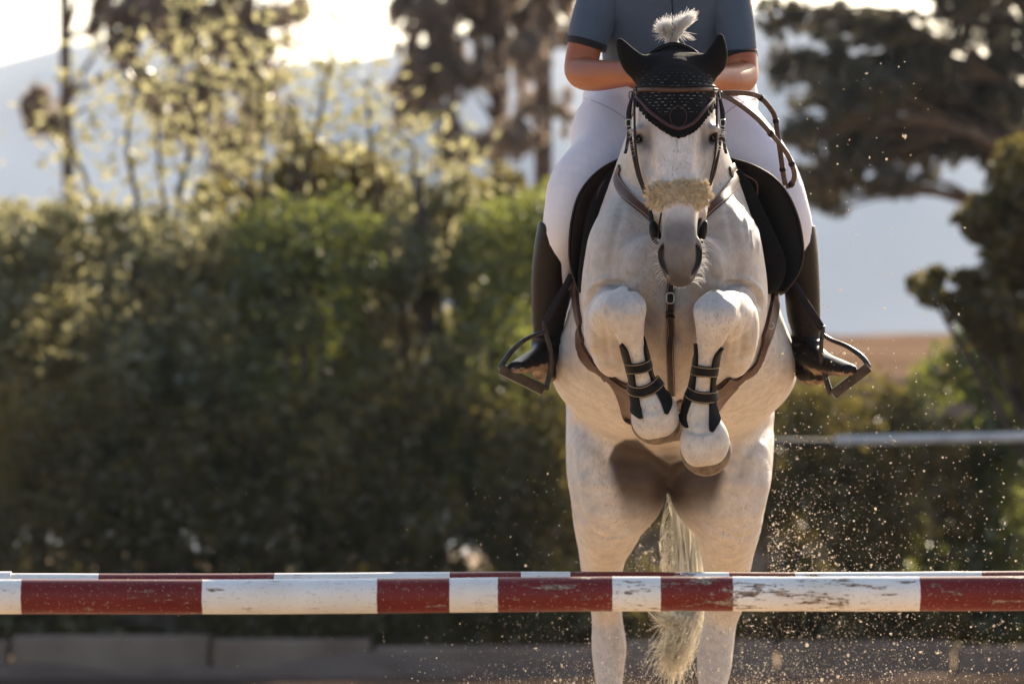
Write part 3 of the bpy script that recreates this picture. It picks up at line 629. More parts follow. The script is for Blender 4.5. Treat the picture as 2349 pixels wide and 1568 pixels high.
for pl, w, h, yr in [([(1432,465),(1408,545),(1398,620),(1404,660)],11,-.009,(.25,.9)), ([(1500,560),(1470,620),(1440,650)],12,-.006,(.15,.8)), ([(1470,505),(1500,560),(1535,600)],12,.006,(.15,.8)),
        ([(1349,712),(1356,676),(1382,652),(1410,648),(1432,652)],4.5,-.010,(.05,.8)), ([(1345,700),(1350,668),(1378,642),(1412,638)],6,.005,(.05,.8)),
        ([(1392,684),(1384,735),(1392,800),(1400,835)],7,-.007,(.0,.6)), ([(1366,700),(1358,750),(1366,810)],8,.006,(.0,.7)), ([(1416,760),(1424,800),(1428,838)],7,.005,(.1,.7)),
        ([(1380,846),(1402,856),(1430,848)],3.5,-.006,(.1,.8)), ([(1388,700),(1398,742),(1420,776)],4.5,-.005,(-.1,.25)),
        ([(1312,960),(1352,1010),(1388,1052),(1396,1110)],14,-.012,(1.0,2.0)), ([(1332,1080),(1350,1160),(1384,1225)],12,.008,(1.0,2.1)), ([(1350,1205),(1380,1232),(1420,1228),(1446,1206)],5,-.006,(1.0,2.2)), ([(1372,1330),(1380,1420),(1392,1480)],6,-.006,(1.2,2.2)),
        ([(1304,1020),(1318,1120),(1338,1200)],10,-.007,(1.0,2.1)), ([(1490,322),(1494,360),(1500,402)],5,-.005,(-.1,.35)), ([(1476,340),(1480,385),(1492,410)],6,.004,(-.1,.35)),
        ([(1306,880),(1352,930),(1410,968)],16,-.005,(.6,1.6)), ([(1530,540),(1527,600)],5,.003,(-.1,.2))]:
    cr += [(pl, w, h, yr), (mir(pl), w, h, yr)]
cr += [([(1546,500),(1545,560),(1545,660),(1545,760)],8,-.010,(.1,.7)), ([(1716,440),(1728,480),(1738,530),(1740,590)],3.5,.005,(.2,.9)), ([(1702,470),(1712,515),(1716,560)],3,.004,(.2,.9)), ([(1728,500),(1722,540),(1728,575)],3,.004,(.2,.9)),
       ([(1426,716),(1446,722),(1462,714)],8,.003,(-.1,.2)), ([(1452,800),(1460,840),(1466,870)],4,.003,(-.1,.2)), ([(1626,815),(1620,850),(1612,890)],4,.003,(-.1,.2)),
       ([(1460,935),(1492,944),(1520,932)],5,-.005,(.0,.3)), ([(1572,984),(1606,992),(1640,984)],6,-.007,(.0,.3))]
HV = relief(HV, HF, cr); HB = link('body', mesh_np('body', HV, HF), M_coat, horse)
BV = bvh_of(HV, HF)
vx, vy = PR(HV); Yv = HV[:, 1]
col = np.tile(np.array([.62, .565, .515]), (len(HV), 1))
def blend(c, m): global col; col = col*(1-m[:, None])+np.array(c)*m[:, None]
headm = (Yv < .26) & (vx > 1440) & (vx < 1660) & (vy < 668) & ((vy < 470) | (Yv < .20))
blend((.70,.635,.59), headm*.95)
blend((.125,.112,.108), headm*sstep(vy, 468, 530)*.9)
blend((.070,.052,.042), headm*sstep(vy, 585, 640)*.75)
blend((.50,.40,.32), headm*np.exp(-(((np.abs(vx-1560)-27)/4)**2+((vy-634)/7)**2))*.7)
for ex, sg in ((1473,1), (1629,-1)):
    blend((.26,.235,.225), headm*np.exp(-(((vx-ex-sg*6)/15)**2+((vy-395)/62)**2))*.75)
    blend((.27,.25,.245), headm*np.exp(-(((vx-ex-sg*8)/26)**2+((vy-312)/44)**2))*.85)
    blend((.13,.12,.12), headm*np.exp(-(((vx-ex-sg*16)/7)**2+((vy-312)/26)**2))*.7)
    rx = (vx-ex)*.9+(vy-322)*.35*-sg; blend((.07,.06,.06), headm*np.exp(-(((rx-sg*1)/12)**2+((vy-324)/22)**2))*.95)
    blend((.14,.13,.13), headm*np.exp(-(((vx-ex+sg*2)/14)**2+((vy-290)/9)**2))*.6)
blend((.16,.14,.13), headm*np.exp(-(((vx-1552)/2.2)**2+((vy-333)/14)**2))*.5)
for sg in (-1, 1):
    cx_ = np.interp(vy, [556,563,578,596,614,627,636], [38,39,44,43,36,28,24])*sg+1560; hw_ = np.interp(vy, [556,563,578,596,614,627,636], [0,4,8,7.5,5,3,0])
    blend((.012,.009,.008), headm*sstep(hw_-np.abs(vx-cx_), -1.0, 1.0)*(vy>556)*(vy<636)*.95)
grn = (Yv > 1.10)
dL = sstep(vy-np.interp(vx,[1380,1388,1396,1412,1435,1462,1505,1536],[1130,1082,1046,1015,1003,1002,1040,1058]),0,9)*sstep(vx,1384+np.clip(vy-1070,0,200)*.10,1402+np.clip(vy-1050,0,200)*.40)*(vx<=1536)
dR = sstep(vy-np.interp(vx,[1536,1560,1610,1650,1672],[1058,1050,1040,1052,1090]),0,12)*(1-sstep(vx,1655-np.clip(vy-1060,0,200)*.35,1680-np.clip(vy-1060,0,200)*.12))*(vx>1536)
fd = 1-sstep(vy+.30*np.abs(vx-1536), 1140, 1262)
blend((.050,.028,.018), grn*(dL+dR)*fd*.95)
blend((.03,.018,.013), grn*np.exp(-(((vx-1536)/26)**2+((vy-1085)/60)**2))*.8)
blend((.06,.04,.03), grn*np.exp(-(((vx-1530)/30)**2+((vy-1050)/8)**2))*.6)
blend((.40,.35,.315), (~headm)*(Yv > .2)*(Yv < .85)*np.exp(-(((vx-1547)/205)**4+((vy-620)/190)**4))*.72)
blend((.25,.195,.155), (~headm)*(Yv > .15)*(Yv < 1.0)*np.exp(-(((vx-1547)/62)**4+((vy-800)/120)**4))*.75)  # chest shade between the forelegs painted into the coat colour
blend((.28,.25,.235), (~headm)*(Yv > .15)*(Yv < .8)*np.exp(-(((vx-1547)/105)**4+((vy-660)/70)**4))*.6)  # shaded chest under the head, also darkened in the coat colour
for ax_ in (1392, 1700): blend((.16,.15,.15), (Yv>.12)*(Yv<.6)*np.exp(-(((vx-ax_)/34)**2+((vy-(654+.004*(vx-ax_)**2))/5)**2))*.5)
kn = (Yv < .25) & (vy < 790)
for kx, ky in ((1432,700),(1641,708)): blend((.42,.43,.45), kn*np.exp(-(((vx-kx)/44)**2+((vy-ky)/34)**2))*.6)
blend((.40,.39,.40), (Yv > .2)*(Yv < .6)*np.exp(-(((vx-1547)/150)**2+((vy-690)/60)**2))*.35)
blend((.66,.60,.52), sstep(vy, 780, 1000)*(Yv < .3)*.6)
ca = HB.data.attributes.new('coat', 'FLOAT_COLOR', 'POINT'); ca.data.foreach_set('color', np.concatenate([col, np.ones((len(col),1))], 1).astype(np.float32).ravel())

# hooves
M_hoof = simple('dusty_brown_hoof', (.055,.038,.026), (.19,.135,.09), 55, .6, .5, (1,1,.4), bd=.001)
def hoof(vx, vy, Y, w, h, tilt, dn):
    s_ = Sculpt(); s_.ell((vx, vy, Y), (w, .070, h), k=.004); p = W(vx, vy, Y)
    s_.cut(p + Vector(dn).normalized()*h*S(Y)*.92, dn, .008)
    sculpt_obj(s_, 'hoof', M_hoof, horse, .004)
hoof(1505,968,.150,58,52,0,(.05,.9,-.55)); hoof(1619,1031,.150,59,61,0,(0,.9,-.55))
for hx in (1402, 1630):
    s_ = Sculpt(); a = W(hx,1935,1.70); s_.tube([(hx,1920,1.72,38,40),(hx,1975,1.66,56,62)], k=.01); s_.cut(Vector((0,0,.004)), (0,0,-1), .006); s_.cut(a+Vector((0,0,.03)), (0,.3,1), .006)
    sculpt_obj(s_, 'hoof', M_hoof, horse, .005)
# eyes
M_eye, nt, b = newmat('dark_eye'); b.inputs['Base Color'].default_value = (.012,.008,.006,1); b.inputs['Roughness'].default_value = .05
for ex, ey in ((1463,318),(1638,314)):
    s_ = Sculpt(); s_.ell((ex+(2 if ex < 1550 else -2), ey+2, .197), (13, .023, 11), k=.003, rot=(0,-22 if ex < 1550 else 22,0)); sculpt_obj(s_, 'eye', M_eye, horse, .003)

# hair strands ------------------------------------------------------
def strands(name, paths, r0, r1, mat, parent, n=3):
    V, F = [], []; base = 0
    for pth, q in paths:
        m_ = len(pth); t = np.gradient(pth, axis=0); t /= (np.linalg.norm(t, axis=1)[:, None]+1e-9)
        ref = np.array([.3,.9,.2]); u = np.cross(t, ref); u /= (np.linalg.norm(u, axis=1)[:, None]+1e-9); w = np.cross(t, u)
        rad = (r0+(r1-r0)*np.linspace(0,1,m_))*q
        ring = np.stack([pth+(u*math.cos(a)+w*math.sin(a))*rad[:, None] for a in [2*math.pi*k/n for k in range(n)]], 1)
        V.append(ring.reshape(-1,3)); i = np.arange(m_-1)[:, None]*n; k = np.arange(n)[None, :]; k2 = (k+1)%n
        F.append((np.stack([i+k, i+k2, i+n+k2, i+n+k], -1).reshape(-1,4))+base); base += m_*n
    return link(name, mesh_np(name, np.concatenate(V), np.concatenate(F)), mat, parent)
M_hair = hairmat('cream_horse_hair', (.96,.92,.83), (.99,.94,.80), .65)
M_white_hair = hairmat('white_forelock_hair', (.95,.945,.94), (.97,.96,.94), .6)
g = np.random.default_rng(5); P = []
for i in range(2300):
    u = g.random(); a = g.normal(0, .5)
    root = np.array(W(1543+g.normal(0,5), 103+g.normal(0,2), .36+g.normal(0,.006)))
    if u < .5: q_ = g.random(); tip = (1546+50*q_+g.normal(0,4), 50-18*q_+g.normal(0,6)); mid = (1549+6*q_+g.normal(0,3), 76+g.normal(0,3))
    else: q_ = g.random(); tip = (1506+30*q_+g.normal(0,3), 62-12*q_+g.normal(0,7)); mid = (1528+8*q_+g.normal(0,3), 80+g.normal(0,3))
    if g.random() < .05: tip = (tip[0]-2, 90+g.normal(0,5))
    Yt = .34+g.normal(0,.03)
    P.append((spline([root, np.array(W(*mid, .36+g.normal(0,.012))), np.array(W(*tip, Yt))+g.normal(0,.003,3)], 7), .7+.6*g.random()))
strands('forelock', P, .0010, .0003, M_white_hair, horse)
P = []
for i in range(1100):
    x0 = g.normal(0, 1); lay = g.random()
    pts = [W(1540+x0*7, 960+g.normal(0,10), 2.28+g.normal(0,.02)), W(1551+x0*7, 1080, 2.36+g.normal(0,.03)), W(1574+x0*10, 1200+g.normal(0,10), 2.38+g.normal(0,.04)), W(1584+x0*14, 1320, 2.36+g.normal(0,.05))]
    if lay < .6: pts += [W(1586+x0*15-16*g.random(), 1400, 2.34), W(1584+x0*15-34*g.random(), 1455+g.normal(0,18), 2.3+g.normal(0,.05)), W(1568+x0*14-55*g.random(), 1510+g.normal(0,30), 2.2)]
    elif lay < .85: pts += [W(1578+x0*13, 1395, 2.3), W(1560+x0*13, 1425, 2.25), W(1500+x0*8+50*g.random(), 1420+g.normal(0,14), 2.2)]
    else: pts = pts[:3] + [W(1560+x0*18, 1285+g.normal(0,40), 2.33)]
    A = np.array([list(p) for p in pts]); A[1:] += g.normal(0, .006, A[1:].shape); P.append((spline(A, 20)+np.cumsum(g.normal(0,.0007,(20,3)),0), .7+.7*g.random()))
for i in range(36):
    y0 = 1110+g.random()*170; a = W(1545, y0, 2.36); b2 = W(1530-18*g.random(), y0+20+60*g.random(), 2.34); c = W(1520-10*g.random()+20*g.random(), y0+70+60*g.random(), 2.32)
    P.append((spline([a,b2,c], 10), .7))
strands('tail', P, .0017, .0005, M_hair, horse)
P = []
for i in range(150):
    s_ = 1 if g.random() < .62 else -1
    vy0 = 545+g.random()*105; half = np.interp(vy0, [545,575,605,635,655], [50,55,50,38,24]); p = W(1560+s_*half*.93, vy0, .05+.03*g.random())
    L = .010+.022*g.random()*(1 if s_ > 0 else .7); d = Vector((s_*1.0, -.2*g.random(), g.normal(-.15,.45))).normalized()
    if g.random() < .3: q = W(1545+30*g.random(), 652, .05); p = q; d = Vector((g.normal(0,.3), -.2, -1)).normalized(); L *= .4
    P.append((spline([p, p+d*L*.5+Vector((0,0,.001)), p+d*L+Vector((0,0,-L*.18))], 6), 1))
for sd_ in (-1, 1): strands('whiskers', [q for q in P if (PR(q[0][:1])[0][0]-1560)*sd_ >= 0], .0006, .00025, M_white_hair, horse)
for ex, s_ in ((1453,-1),(1648,1)):
    P = []
    for i in range(26):
        p = W(ex-s_*3+g.normal(0,1.5), 300+g.normal(0,3), .185); d = Vector((s_, -.3, g.normal(-.25,.25))).normalized(); L = .012+.010*g.random(); P.append((spline([p, p+d*L*.6, p+d*L+Vector((0,0,-.002))], 5), 1.2))
    for i in range(6):
        p = W(ex-s_*9, 330+g.normal(0,9), .185); d = Vector((s_, -.2, g.normal(-.45,.3))).normalized(); L = .03; P.append((spline([p, p+d*L*.6, p+d*L+Vector((0,0,-.006))], 5), .8))
    strands('eyelashes', P, .0006, .00025, M_white_hair, horse)

# ================================================================== TACK
M_leather = simple('brown_leather', (.042,.018,.011), (.090,.040,.024), 26, .46, .35, bd=.0012, spec=.35)
M_leather_d = simple('dark_brown_leather', (.009,.0045,.003), (.022,.010,.007), 26, .5, .35, bd=.0012, spec=.2)
M_black = simple('black_leather', (.003,.0025,.0025), (.007,.006,.005), 26, .55, .3, bd=.001, spec=.15)
M_pad = simple('black_quilt', (.003,.002,.002), (.006,.005,.0045), 60, .85, .5, bd=.0015, sheen=0.0, spec=.15)
M_maroon = simple('maroon_cord', (.026,.006,.007), (.055,.013,.014), 160, .7, .5, bd=.001)
M_gold = simple('tan_stitching', (.40,.27,.14), (.55,.40,.22), 90, .7, .2)
M_steel = simple('worn_steel', (.35,.33,.31), (.55,.53,.50), 40, .28, .1, metal=1)
M_iron = simple('dark_stirrup_iron', (.020,.018,.017), (.06,.05,.045), 30, .38, .3, metal=.4)
CAMP = Vector((0, -CAM_D, CAM_H))
def snap(pts, bv, off):
    P, Nn = [], []
    for (vx, vy, Y) in pts:
        q = W(vx, vy, Y); d = (q-CAMP).normalized(); h = bv.ray_cast(CAMP, d)
        if h[0] is None or abs(h[0].y - Y) > .20: h = bv.find_nearest(q)
        P.append(h[0]+h[1]*off); Nn.append(h[1])
    return P, Nn
def strap(name, pts, w, t, mat, parent, bv=None, off=.003, n=40, smooth=3, stitch=None, nrm=None, closed=False, twist=None):
    A = spline(pts, n)
    if bv is not None: P, Nn = snap(A, bv, off)
    else: P = [W(*a) for a in A]; Nn = [Vector(nrm or (0,-1,0))]*n
    P = np.array([list(p) for p in P]); Nn = np.array([list(p) for p in Nn])
    for _ in range(smooth if bv is not None else 0):
        Q = P.copy(); Q[1:-1] = (P[:-2]+2*P[1:-1]+P[2:])/4; P = Q; Q = Nn.copy(); Q[1:-1] = (Nn[:-2]+Nn[1:-1]+Nn[2:])/3; Nn = Q
    T = np.gradient(P, axis=0); T /= np.linalg.norm(T, axis=1)[:, None]+1e-9
    Nn -= T*(Nn*T).sum(1)[:, None]; Nn /= np.linalg.norm(Nn, axis=1)[:, None]+1e-9
    if twist is not None:
        ang = np.interp(np.linspace(0,1,n), *zip(*twist)); Bq = np.cross(T, Nn); Nn = Nn*np.cos(ang)[:,None]+Bq*np.sin(ang)[:,None]
    Bn = np.cross(T, Nn); ww = np.interp(np.linspace(0,1,n), *zip(*w)) if hasattr(w, '__len__') else np.full(n, w); ww = ww[:, None]
    prof = [(-.5,-.3),(-.44,-.5),(.44,-.5),(.5,-.3),(.5,.25),(.40,.5),(0,.56),(-.40,.5),(-.5,.25)]; m_ = len(prof)
    V = np.stack([P+Bn*ww*a+Nn*t*b_ for a, b_ in prof], 1).reshape(-1,3); F = []
    for i in range(n-1):
        for k in range(m_): F.append((i*m_+k, i*m_+(k+1)%m_, (i+1)*m_+(k+1)%m_, (i+1)*m_+k))
    F.append(tuple(range(m_-1,-1,-1))); F.append(tuple((n-1)*m_+k for k in range(m_)))
    o = MB().add(V, F).obj(name, mat, parent); sharp(o, 60)
    if stitch:
        for s_ in (-1, 1):
            e = P+Bn*ww*.5*stitch[0]*s_+Nn*t*.5; MB().tube([Vector(x) for x in e], stitch[1], 5).obj('stitching', M_gold, o)
    return o
def reparent_fix(o): pass
def buckle(vx, vy, Y, w, h, parent, r=.0016, bv=None, off=.008, mat=None):
    c = W(vx, vy, Y)
    if bv is not None: q = snap([(vx,vy,Y)], bv, off); c = q[0][0]
    s = S(c.y); pts = []
    for k in range(17):
        a = 2*math.pi*k/16; ca_, sa = math.cos(a), math.sin(a); pts.append(c+Vector((w*s*np.sign(ca_)*abs(ca_)**.6, 0, h*s*np.sign(sa)*abs(sa)**.6)))
    return MB().tube(pts, r, 6, cap=False).obj('buckle', mat or M_steel, parent)

# ear bonnet -----------------------------------------------------
Bn_ = Sculpt(); head_prims(Bn_)
Bn_.prims = [p for p in Bn_.prims if p['op'] == 'add']
Bn_.tube([(1546,150,.36,34,32),(1546,178,.38,64,66),(1546,250,.46,70,90)], k=.03)
Bn_.ell((1492,158,.30), (26,.05,26), k=.03); Bn_.ell((1602,156,.30), (26,.05,26), k=.03)
for pts, tip in (([(1478,162,.29,30,24),(1457,148,.275,25,17),(1440,128,.265,18,11),(1428,108,.26,10,7),(1422,96,.258,4,4)], -1), ([(1614,160,.29,30,24),(1636,145,.275,25,17),(1646,122,.265,19,11),(1651,100,.26,10,7),(1652,86,.258,4,4)], 1)):
    Bn_.tube(pts, k=.018)
for c, r_ in (((1437,132,.235),-38),((1649,126,.235),22)): Bn_.ell(c, (9,.016,26), k=.012, rot=(0,-r_ if False else r_,0), op='sub')
_lx = [1440,1459,1475,1490,1506,1522,1540,1556,1572,1589,1602,1613,1627,1643,1665]; _ly = [226,234,252,270,283,295,306,311,307,298,285,270,255,238,230]
def bonnet_region(P):
    vx, vy = PR(P); low = np.interp(vx, _lx, _ly); s = np.interp(vx, _lx, np.cumsum([0]+[math.hypot(_lx[i+1]-_lx[i], _ly[i+1]-_ly[i]) for i in range(len(_lx)-1)]))
    low = low + 3.6*np.abs(np.sin(s*math.pi/15.5)) - 2.0
    return np.maximum((vy-low)*.7*S(.2), P[:, 1]-.47)
Bn_.fn(bonnet_region)
def bonnet_material():
    m, nt, b = newmat('crochet_bonnet'); tc = nd(nt, 'ShaderNodeTexCoord'); mp = nd(nt, 'ShaderNodeMapping'); mp.inputs['Rotation'].default_value = (R(90),0,0); nt.links.new(tc.outputs['Object'], mp.inputs[0])
    br = nd(nt, 'ShaderNodeTexBrick', offset=.5, inp={'Scale': 1.0, 'Mortar Size': .0040, 'Mortar Smooth': .05, 'Brick Width': .0165, 'Row Height': .0088, 'Color1': (1,1,1,1), 'Color2': (1,1,1,1), 'Mortar': (0,0,0,1)})
    nt.links.new(mp.outputs[0], br.inputs['Vector'])
    at = nd(nt, 'ShaderNodeAttribute', attribute_name='lace'); nz = noise(nt, tc.outputs['Object'], 85, 1); cut_ = ramp(nt, nz, [(.47, 0.0), (.52, 1.0)])
    f = mixc(nt, 1.0, br.outputs[0], cut_, 'MULTIPLY'); f = mixc(nt, 1.0, f, at.outputs['Color'], 'MULTIPLY')
    yarn = ramp(nt, noise(nt, tc.outputs['Object'], 60, 2), [(.3, (.003,.002,.002)), (.7, (.007,.005,.005))])
    nt.links.new(mixc(nt, f, yarn, (.36,.33,.31)), b.inputs['Base Color']); b.inputs['Roughness'].default_value = .9; b.inputs['Specular IOR Level'].default_value = .2
    wv = nd(nt, 'ShaderNodeTexWave', inp={'Scale': 95, 'Distortion': 4}); nt.links.new(tc.outputs['Object'], wv.inputs[0]); bump(nt, b, wv.outputs['Fac'], .5, .0015); return m
bonnet = empty('ear_bonnet', W(1546,200,.2), 'black crochet ear bonnet with maroon cord edging over the horse\'s ears', 'ear bonnet')
Bo, bV, bF = sculpt_obj(Bn_, 'bonnet', bonnet_material(), bonnet, vox=.003, off=.005, it=1)
bx, by = PR(bV); lace = (sstep(by,158,178)*(1-sstep(by,252,262)) * (np.abs(bx-1550) < 84)*(1-sstep(-((bx-1556)/20)**2-((by-273)/26)**2,-1.1,-.9))*(bV[:,1] < .26)*(1-sstep(np.abs(by-207),0,16)*0)) * np.where(by < 190, .55, 1.0)
low_ = np.interp(bx, _lx, _ly); lace *= 1-sstep(by, low_-34, low_-26)
at_ = Bo.data.attributes.new('lace', 'FLOAT_COLOR', 'POINT'); at_.data.foreach_set('color', np.repeat(lace[:, None], 4, 1).astype(np.float32).ravel())
BB = bvh_of(bV, bF)
edge = [(x, y-15, .17) for x, y in zip(_lx[1:-1], _ly[1:-1])]
strap('cord_trim', edge, .0085, .005, M_maroon, bonnet, BB, .0022, 60, 2)
P_, N_ = snap(spline([(x, y-1.0, .17) for x, y in zip(_lx[1:-1], _ly[1:-1])], 27), BV, .004)
mbs = MB()
for p, n_ in zip(P_, N_):
    u = n_.orthogonal().normalized(); w_ = n_.cross(u); ring = [p+(u*math.cos(a)+w_*math.sin(a))*.0062 for a in np.linspace(0, 2*math.pi, 11)]; mbs.tube(ring, .0028, 6, cap=False); mbs.tube([p-n_*.001, p+n_*.002], .005, 8)
mbs.obj('scalloped_edge', M_pad, bonnet)
ring = [(1556+19*math.cos(a), 268+24*math.sin(a), .12) for a in np.linspace(0, 2*math.pi, 30)]
P_, N_ = snap(ring, BB, .0012); MB().tube(P_, .0011, 6, cap=False).obj('round_badge_edge', M_maroon, bonnet)

# bridle -------------------------------------------------------------
bridle = empty('bridle', W(1546,210,.15), 'brown leather bridle with a cream sheepskin noseband', 'bridle')
strap('browband', [(1453,212,.24),(1462,208,.17),(1490,206,.13),(1550,209,.12),(1610,206,.13),(1638,206,.17),(1647,210,.24)], .0125, .009, M_leather, bridle, BB, .004, 50, 4)
strap('browband_piping', [(1453,207,.24),(1462,202.5,.17),(1490,200.5,.13),(1550,203,.12),(1610,200.5,.13),(1638,201,.17),(1647,205,.24)], .0045, .004, M_black, bridle, BB, .0095, 50, 4)
strap('headpiece', [(1480,135,.30),(1498,121,.31),(1520,108,.32),(1545,102,.32),(1572,108,.32),(1592,119,.31),(1606,132,.30)], .012, .006, M_black, bridle, None, n=30)
strap('headpiece_padding', [(1478,143,.31),(1500,126,.32),(1520,114,.33),(1545,108,.33),(1572,114,.33),(1590,124,.32),(1608,140,.31)], .016, .010, M_leather, bridle, None, n=30)
for s_, xx in ((-1, 0), (1, 0)):
    X = (lambda v: v) if s_ < 0 else (lambda v: 1550*2-v)
    strap('cheekpiece', [(X(1452),212,.22),(X(1446),245,.21),(X(1444),290,.20),(X(1450),340,.20),(X(1462),398,.20),(X(1478),440,.19),(X(1492),480,.18)], .0105, .004, M_leather_d, bridle, None, n=30, nrm=(s_*.9,-.6,0))
    strap('cheekpiece', [(X(1455),225,.20),(X(1456),300,.175),(X(1459),350,.17),(X(1468),400,.16),(X(1482),440,.15)], .007, .003, M_leather_d, bridle, None, n=30, nrm=(s_*.8,-.7,0))
    strap('loose_strap_end', [(X(1448),228,.20),(X(1440),260,.195),(X(1442),300,.19),(X(1438),335,.19),(X(1434),352,.185)], .009, .003, M_leather_d, bridle, None, n=20, nrm=(s_*.6,-.8,0))
    buckle(X(1442), 282, .185, 6, 8, bridle); buckle(X(1449), 219, .19, 6, 9, bridle, mat=M_iron)
    strap('noseband_strap', [(X(1484),455,.17),(X(1492),456,.12),(X(1504),455,.10)], .012, .006, M_leather, bridle, None, n=10)
    strap('jaw_strap', [(X(1491),470,.19),(X(1494),500,.18),(X(1503),540,.15),(X(1509),560,.13)], .012, .005, M_leather_d, bridle, None, n=20, nrm=(s_*.5,-.9,0))
    # black bit guard beside the mouth
    s2 = Sculpt(); s2.ell(((1503 if s_ < 0 else 1612), 534, .135), (10 if s_ > 0 else 13,.020,30), k=.004, rot=(0, s_*14, 0)); sculpt_obj(s2, 'bit_guard', M_black, bridle, .003)
    strap('curb_strap', [(X(1517),488,.075),(X(1515),500,.08),(X(1512),520,.09),(X(1511),545,.10)], .005, .003, M_leather_d, bridle, None, n=14)
# sheepskin
fl = Sculpt(); fl.tube([(1500,447,.10,24,15),(1530,448,.062,30,13),(1556,447,.055,31,13),(1585,446,.062,30,13),(1612,444,.10,24,15)], k=.01, side=(0,0,1))
M_fleece = hairmat('cream_sheepskin', (.98,.85,.64), (.95,.80,.55), .25)
fo, fV, fF = sculpt_obj(fl, 'sheepskin_noseband', M_fleece, bridle, .004)
fc = np.array(W(1556,448,.16)); P = []; idx = g.integers(0, len(fV), 9000); cl = g.normal(size=(260,3))
for i in idx:
    p = fV[i]; n_ = p-fc; n_[0] *= .35; n_ /= np.linalg.norm(n_); cj = cl[(int(p[0]*190)*7+int(p[2]*190)*13) % 260]
    d = n_+cj*.38+g.normal(0,.22,3); d[2] -= .10; d /= np.linalg.norm(d); L = .008+.011*g.random()
    P.append((np.array([p, p+d*L*.6, p+d*L+cj*.001]), .7+.6*g.random()))
strands('fleece', P, .0008, .0003, M_fleece, fo)
# reins
reins = empty('reins', W(1700,215,.5), 'brown plaited leather reins looping over the rider\'s knee', 'reins')
ra = [(1600,212,.52),(1648,214,.50),(1672,213,.50),(1708,214,.52),(1735,219,.55),(1752,231,.58),(1768,250,.60),(1778,270,.62),(1784,310,.63),(1790,350,.64),(1797,400,.65),(1802,424,.66)]
rb = [(1620,212,.48),(1655,218,.48),(1690,236,.50),(1732,268,.53),(1764,302,.56),(1790,332,.59),(1808,358,.61),(1820,388,.63),(1822,408,.64),(1814,424,.655),(1803,428,.66)]
M_rein = simple('plaited_rein', (.050,.024,.015), (.10,.050,.031), 60, .6, .9, (1,1,1), bd=.003)
for nm, pts, tw in (('rein', ra, [(0,.2),(.4,.1),(.6,.5),(1,.2)]), ('rein', rb, [(0,-.2),(.5,-.5),(.8,-.3),(1,0)])):
    o = strap(nm, pts, .0135, .005, M_rein, reins, None, n=70, twist=tw)
    A = spline(pts, 141)
    for k in (58, 92, 124) if nm else ():
        i = k; a = W(*A[i-1]); b2 = W(*A[i+1]); c = (a+b2)/2; t = (b2-a).normalized()
        MB().tube([c-t*.005, c+t*.005], .0088, 10).obj('rein_stop', M_leather_d, o)
strap('rein', [(1490,250,.5),(1495,200,.58),(1500,180,.66)], .0135, .005, M_rein, reins, None, n=12)

# breastplate ---------------------------------------------------------
bp = empty('breastplate', W(1540,700,.3), 'brown leather breastplate with a centre strap down the horse\'s chest', 'breastplate')
strap('neck_strap', [(1424,384,.60),(1416,408,.58),(1428,436,.52),(1450,462,.48),(1478,484,.44),(1505,500,.42),(1530,508,.40)], [(0,.022),(.3,.028),(1,.03)], .006, M_leather, bp, BV, .004, 44, 4, stitch=(.82,.0006))
strap('neck_strap', [(1683,384,.60),(1690,402,.58),(1676,430,.52),(1655,456,.48),(1630,480,.44),(1600,498,.42),(1560,508,.40)], [(0,.022),(.3,.028),(1,.03)], .006, M_leather, bp, BV, .004, 44, 4, stitch=(.82,.0006))
strap('centre_strap', [(1537,560,.36),(1537,620,.34),(1537,680,.33),(1537,740,.36),(1538,800,.42),(1540,860,.55),(1541,902,.66)], .021, .005, M_leather_d, bp, BV, .006, 60, 6, stitch=(.8,.0004))
buckle(1537,684,.28,9,12,bp,.0018,BV,.013); buckle(1542,905,.60,7,8,bp,.0015,BV,.012)
for vy_ in (712, 722): strap('keeper', [(1528,vy_,.3),(1537,vy_,.3),(1546,vy_,.3)], .006, .004, M_leather_d, bp, BV, .011, 8, 1)

# girth with belly guard ---------------------------------------------
girth = empty('girth', W(1540,960,.8), 'brown leather girth with a broad belly guard behind the forelegs', 'girth')
def surf_patch(name, rows, mat, parent, bv, off, th, nu=40, nv=8):
    """rows: two polylines (view px + Y) – a band between them laid on the body"""
    A = spline(rows[0], nu); B = spline(rows[1], nu); P = np.zeros((nu, nv, 3)); Nn = np.zeros((nu, nv, 3))
    for i in range(nu):
        pts = [A[i]+(B[i]-A[i])*j/(nv-1) for j in range(nv)]; p, n_ = snap(pts, bv, off)
        for j in range(nv): P[i, j] = p[j]; Nn[i, j] = n_[j]
    for _ in range(3):
        Q = P.copy(); Q[1:-1] = (P[:-2]+2*P[1:-1]+P[2:])/4; P = Q; Q = Nn.copy(); Q[1:-1] = (Nn[:-2]+2*Nn[1:-1]+Nn[2:])/4; Nn = Q
    Nn /= np.linalg.norm(Nn, axis=2)[:, :, None]
    V = np.concatenate([(P+Nn*th).reshape(-1,3), (P-Nn*.004).reshape(-1,3)]); F = []; o_ = nu*nv
    for i in range(nu-1):
        for j in range(nv-1):
            q = (i*nv+j, i*nv+j+1, (i+1)*nv+j+1, (i+1)*nv+j); F.append(q); F.append(tuple(x+o_ for x in q[::-1]))
    rim = [i*nv for i in range(nu)]+[(nu-1)*nv+j for j in range(1, nv)]+[i*nv+nv-1 for i in range(nu-2, -1, -1)]+[j for j in range(nv-2, 0, -1)]
    for a, b2 in zip(rim, rim[1:]+rim[:1]): F.append((a, a+o_, b2+o_, b2))
    o = MB().add(V, F).obj(name, mat, parent); sharp(o, 50); return o
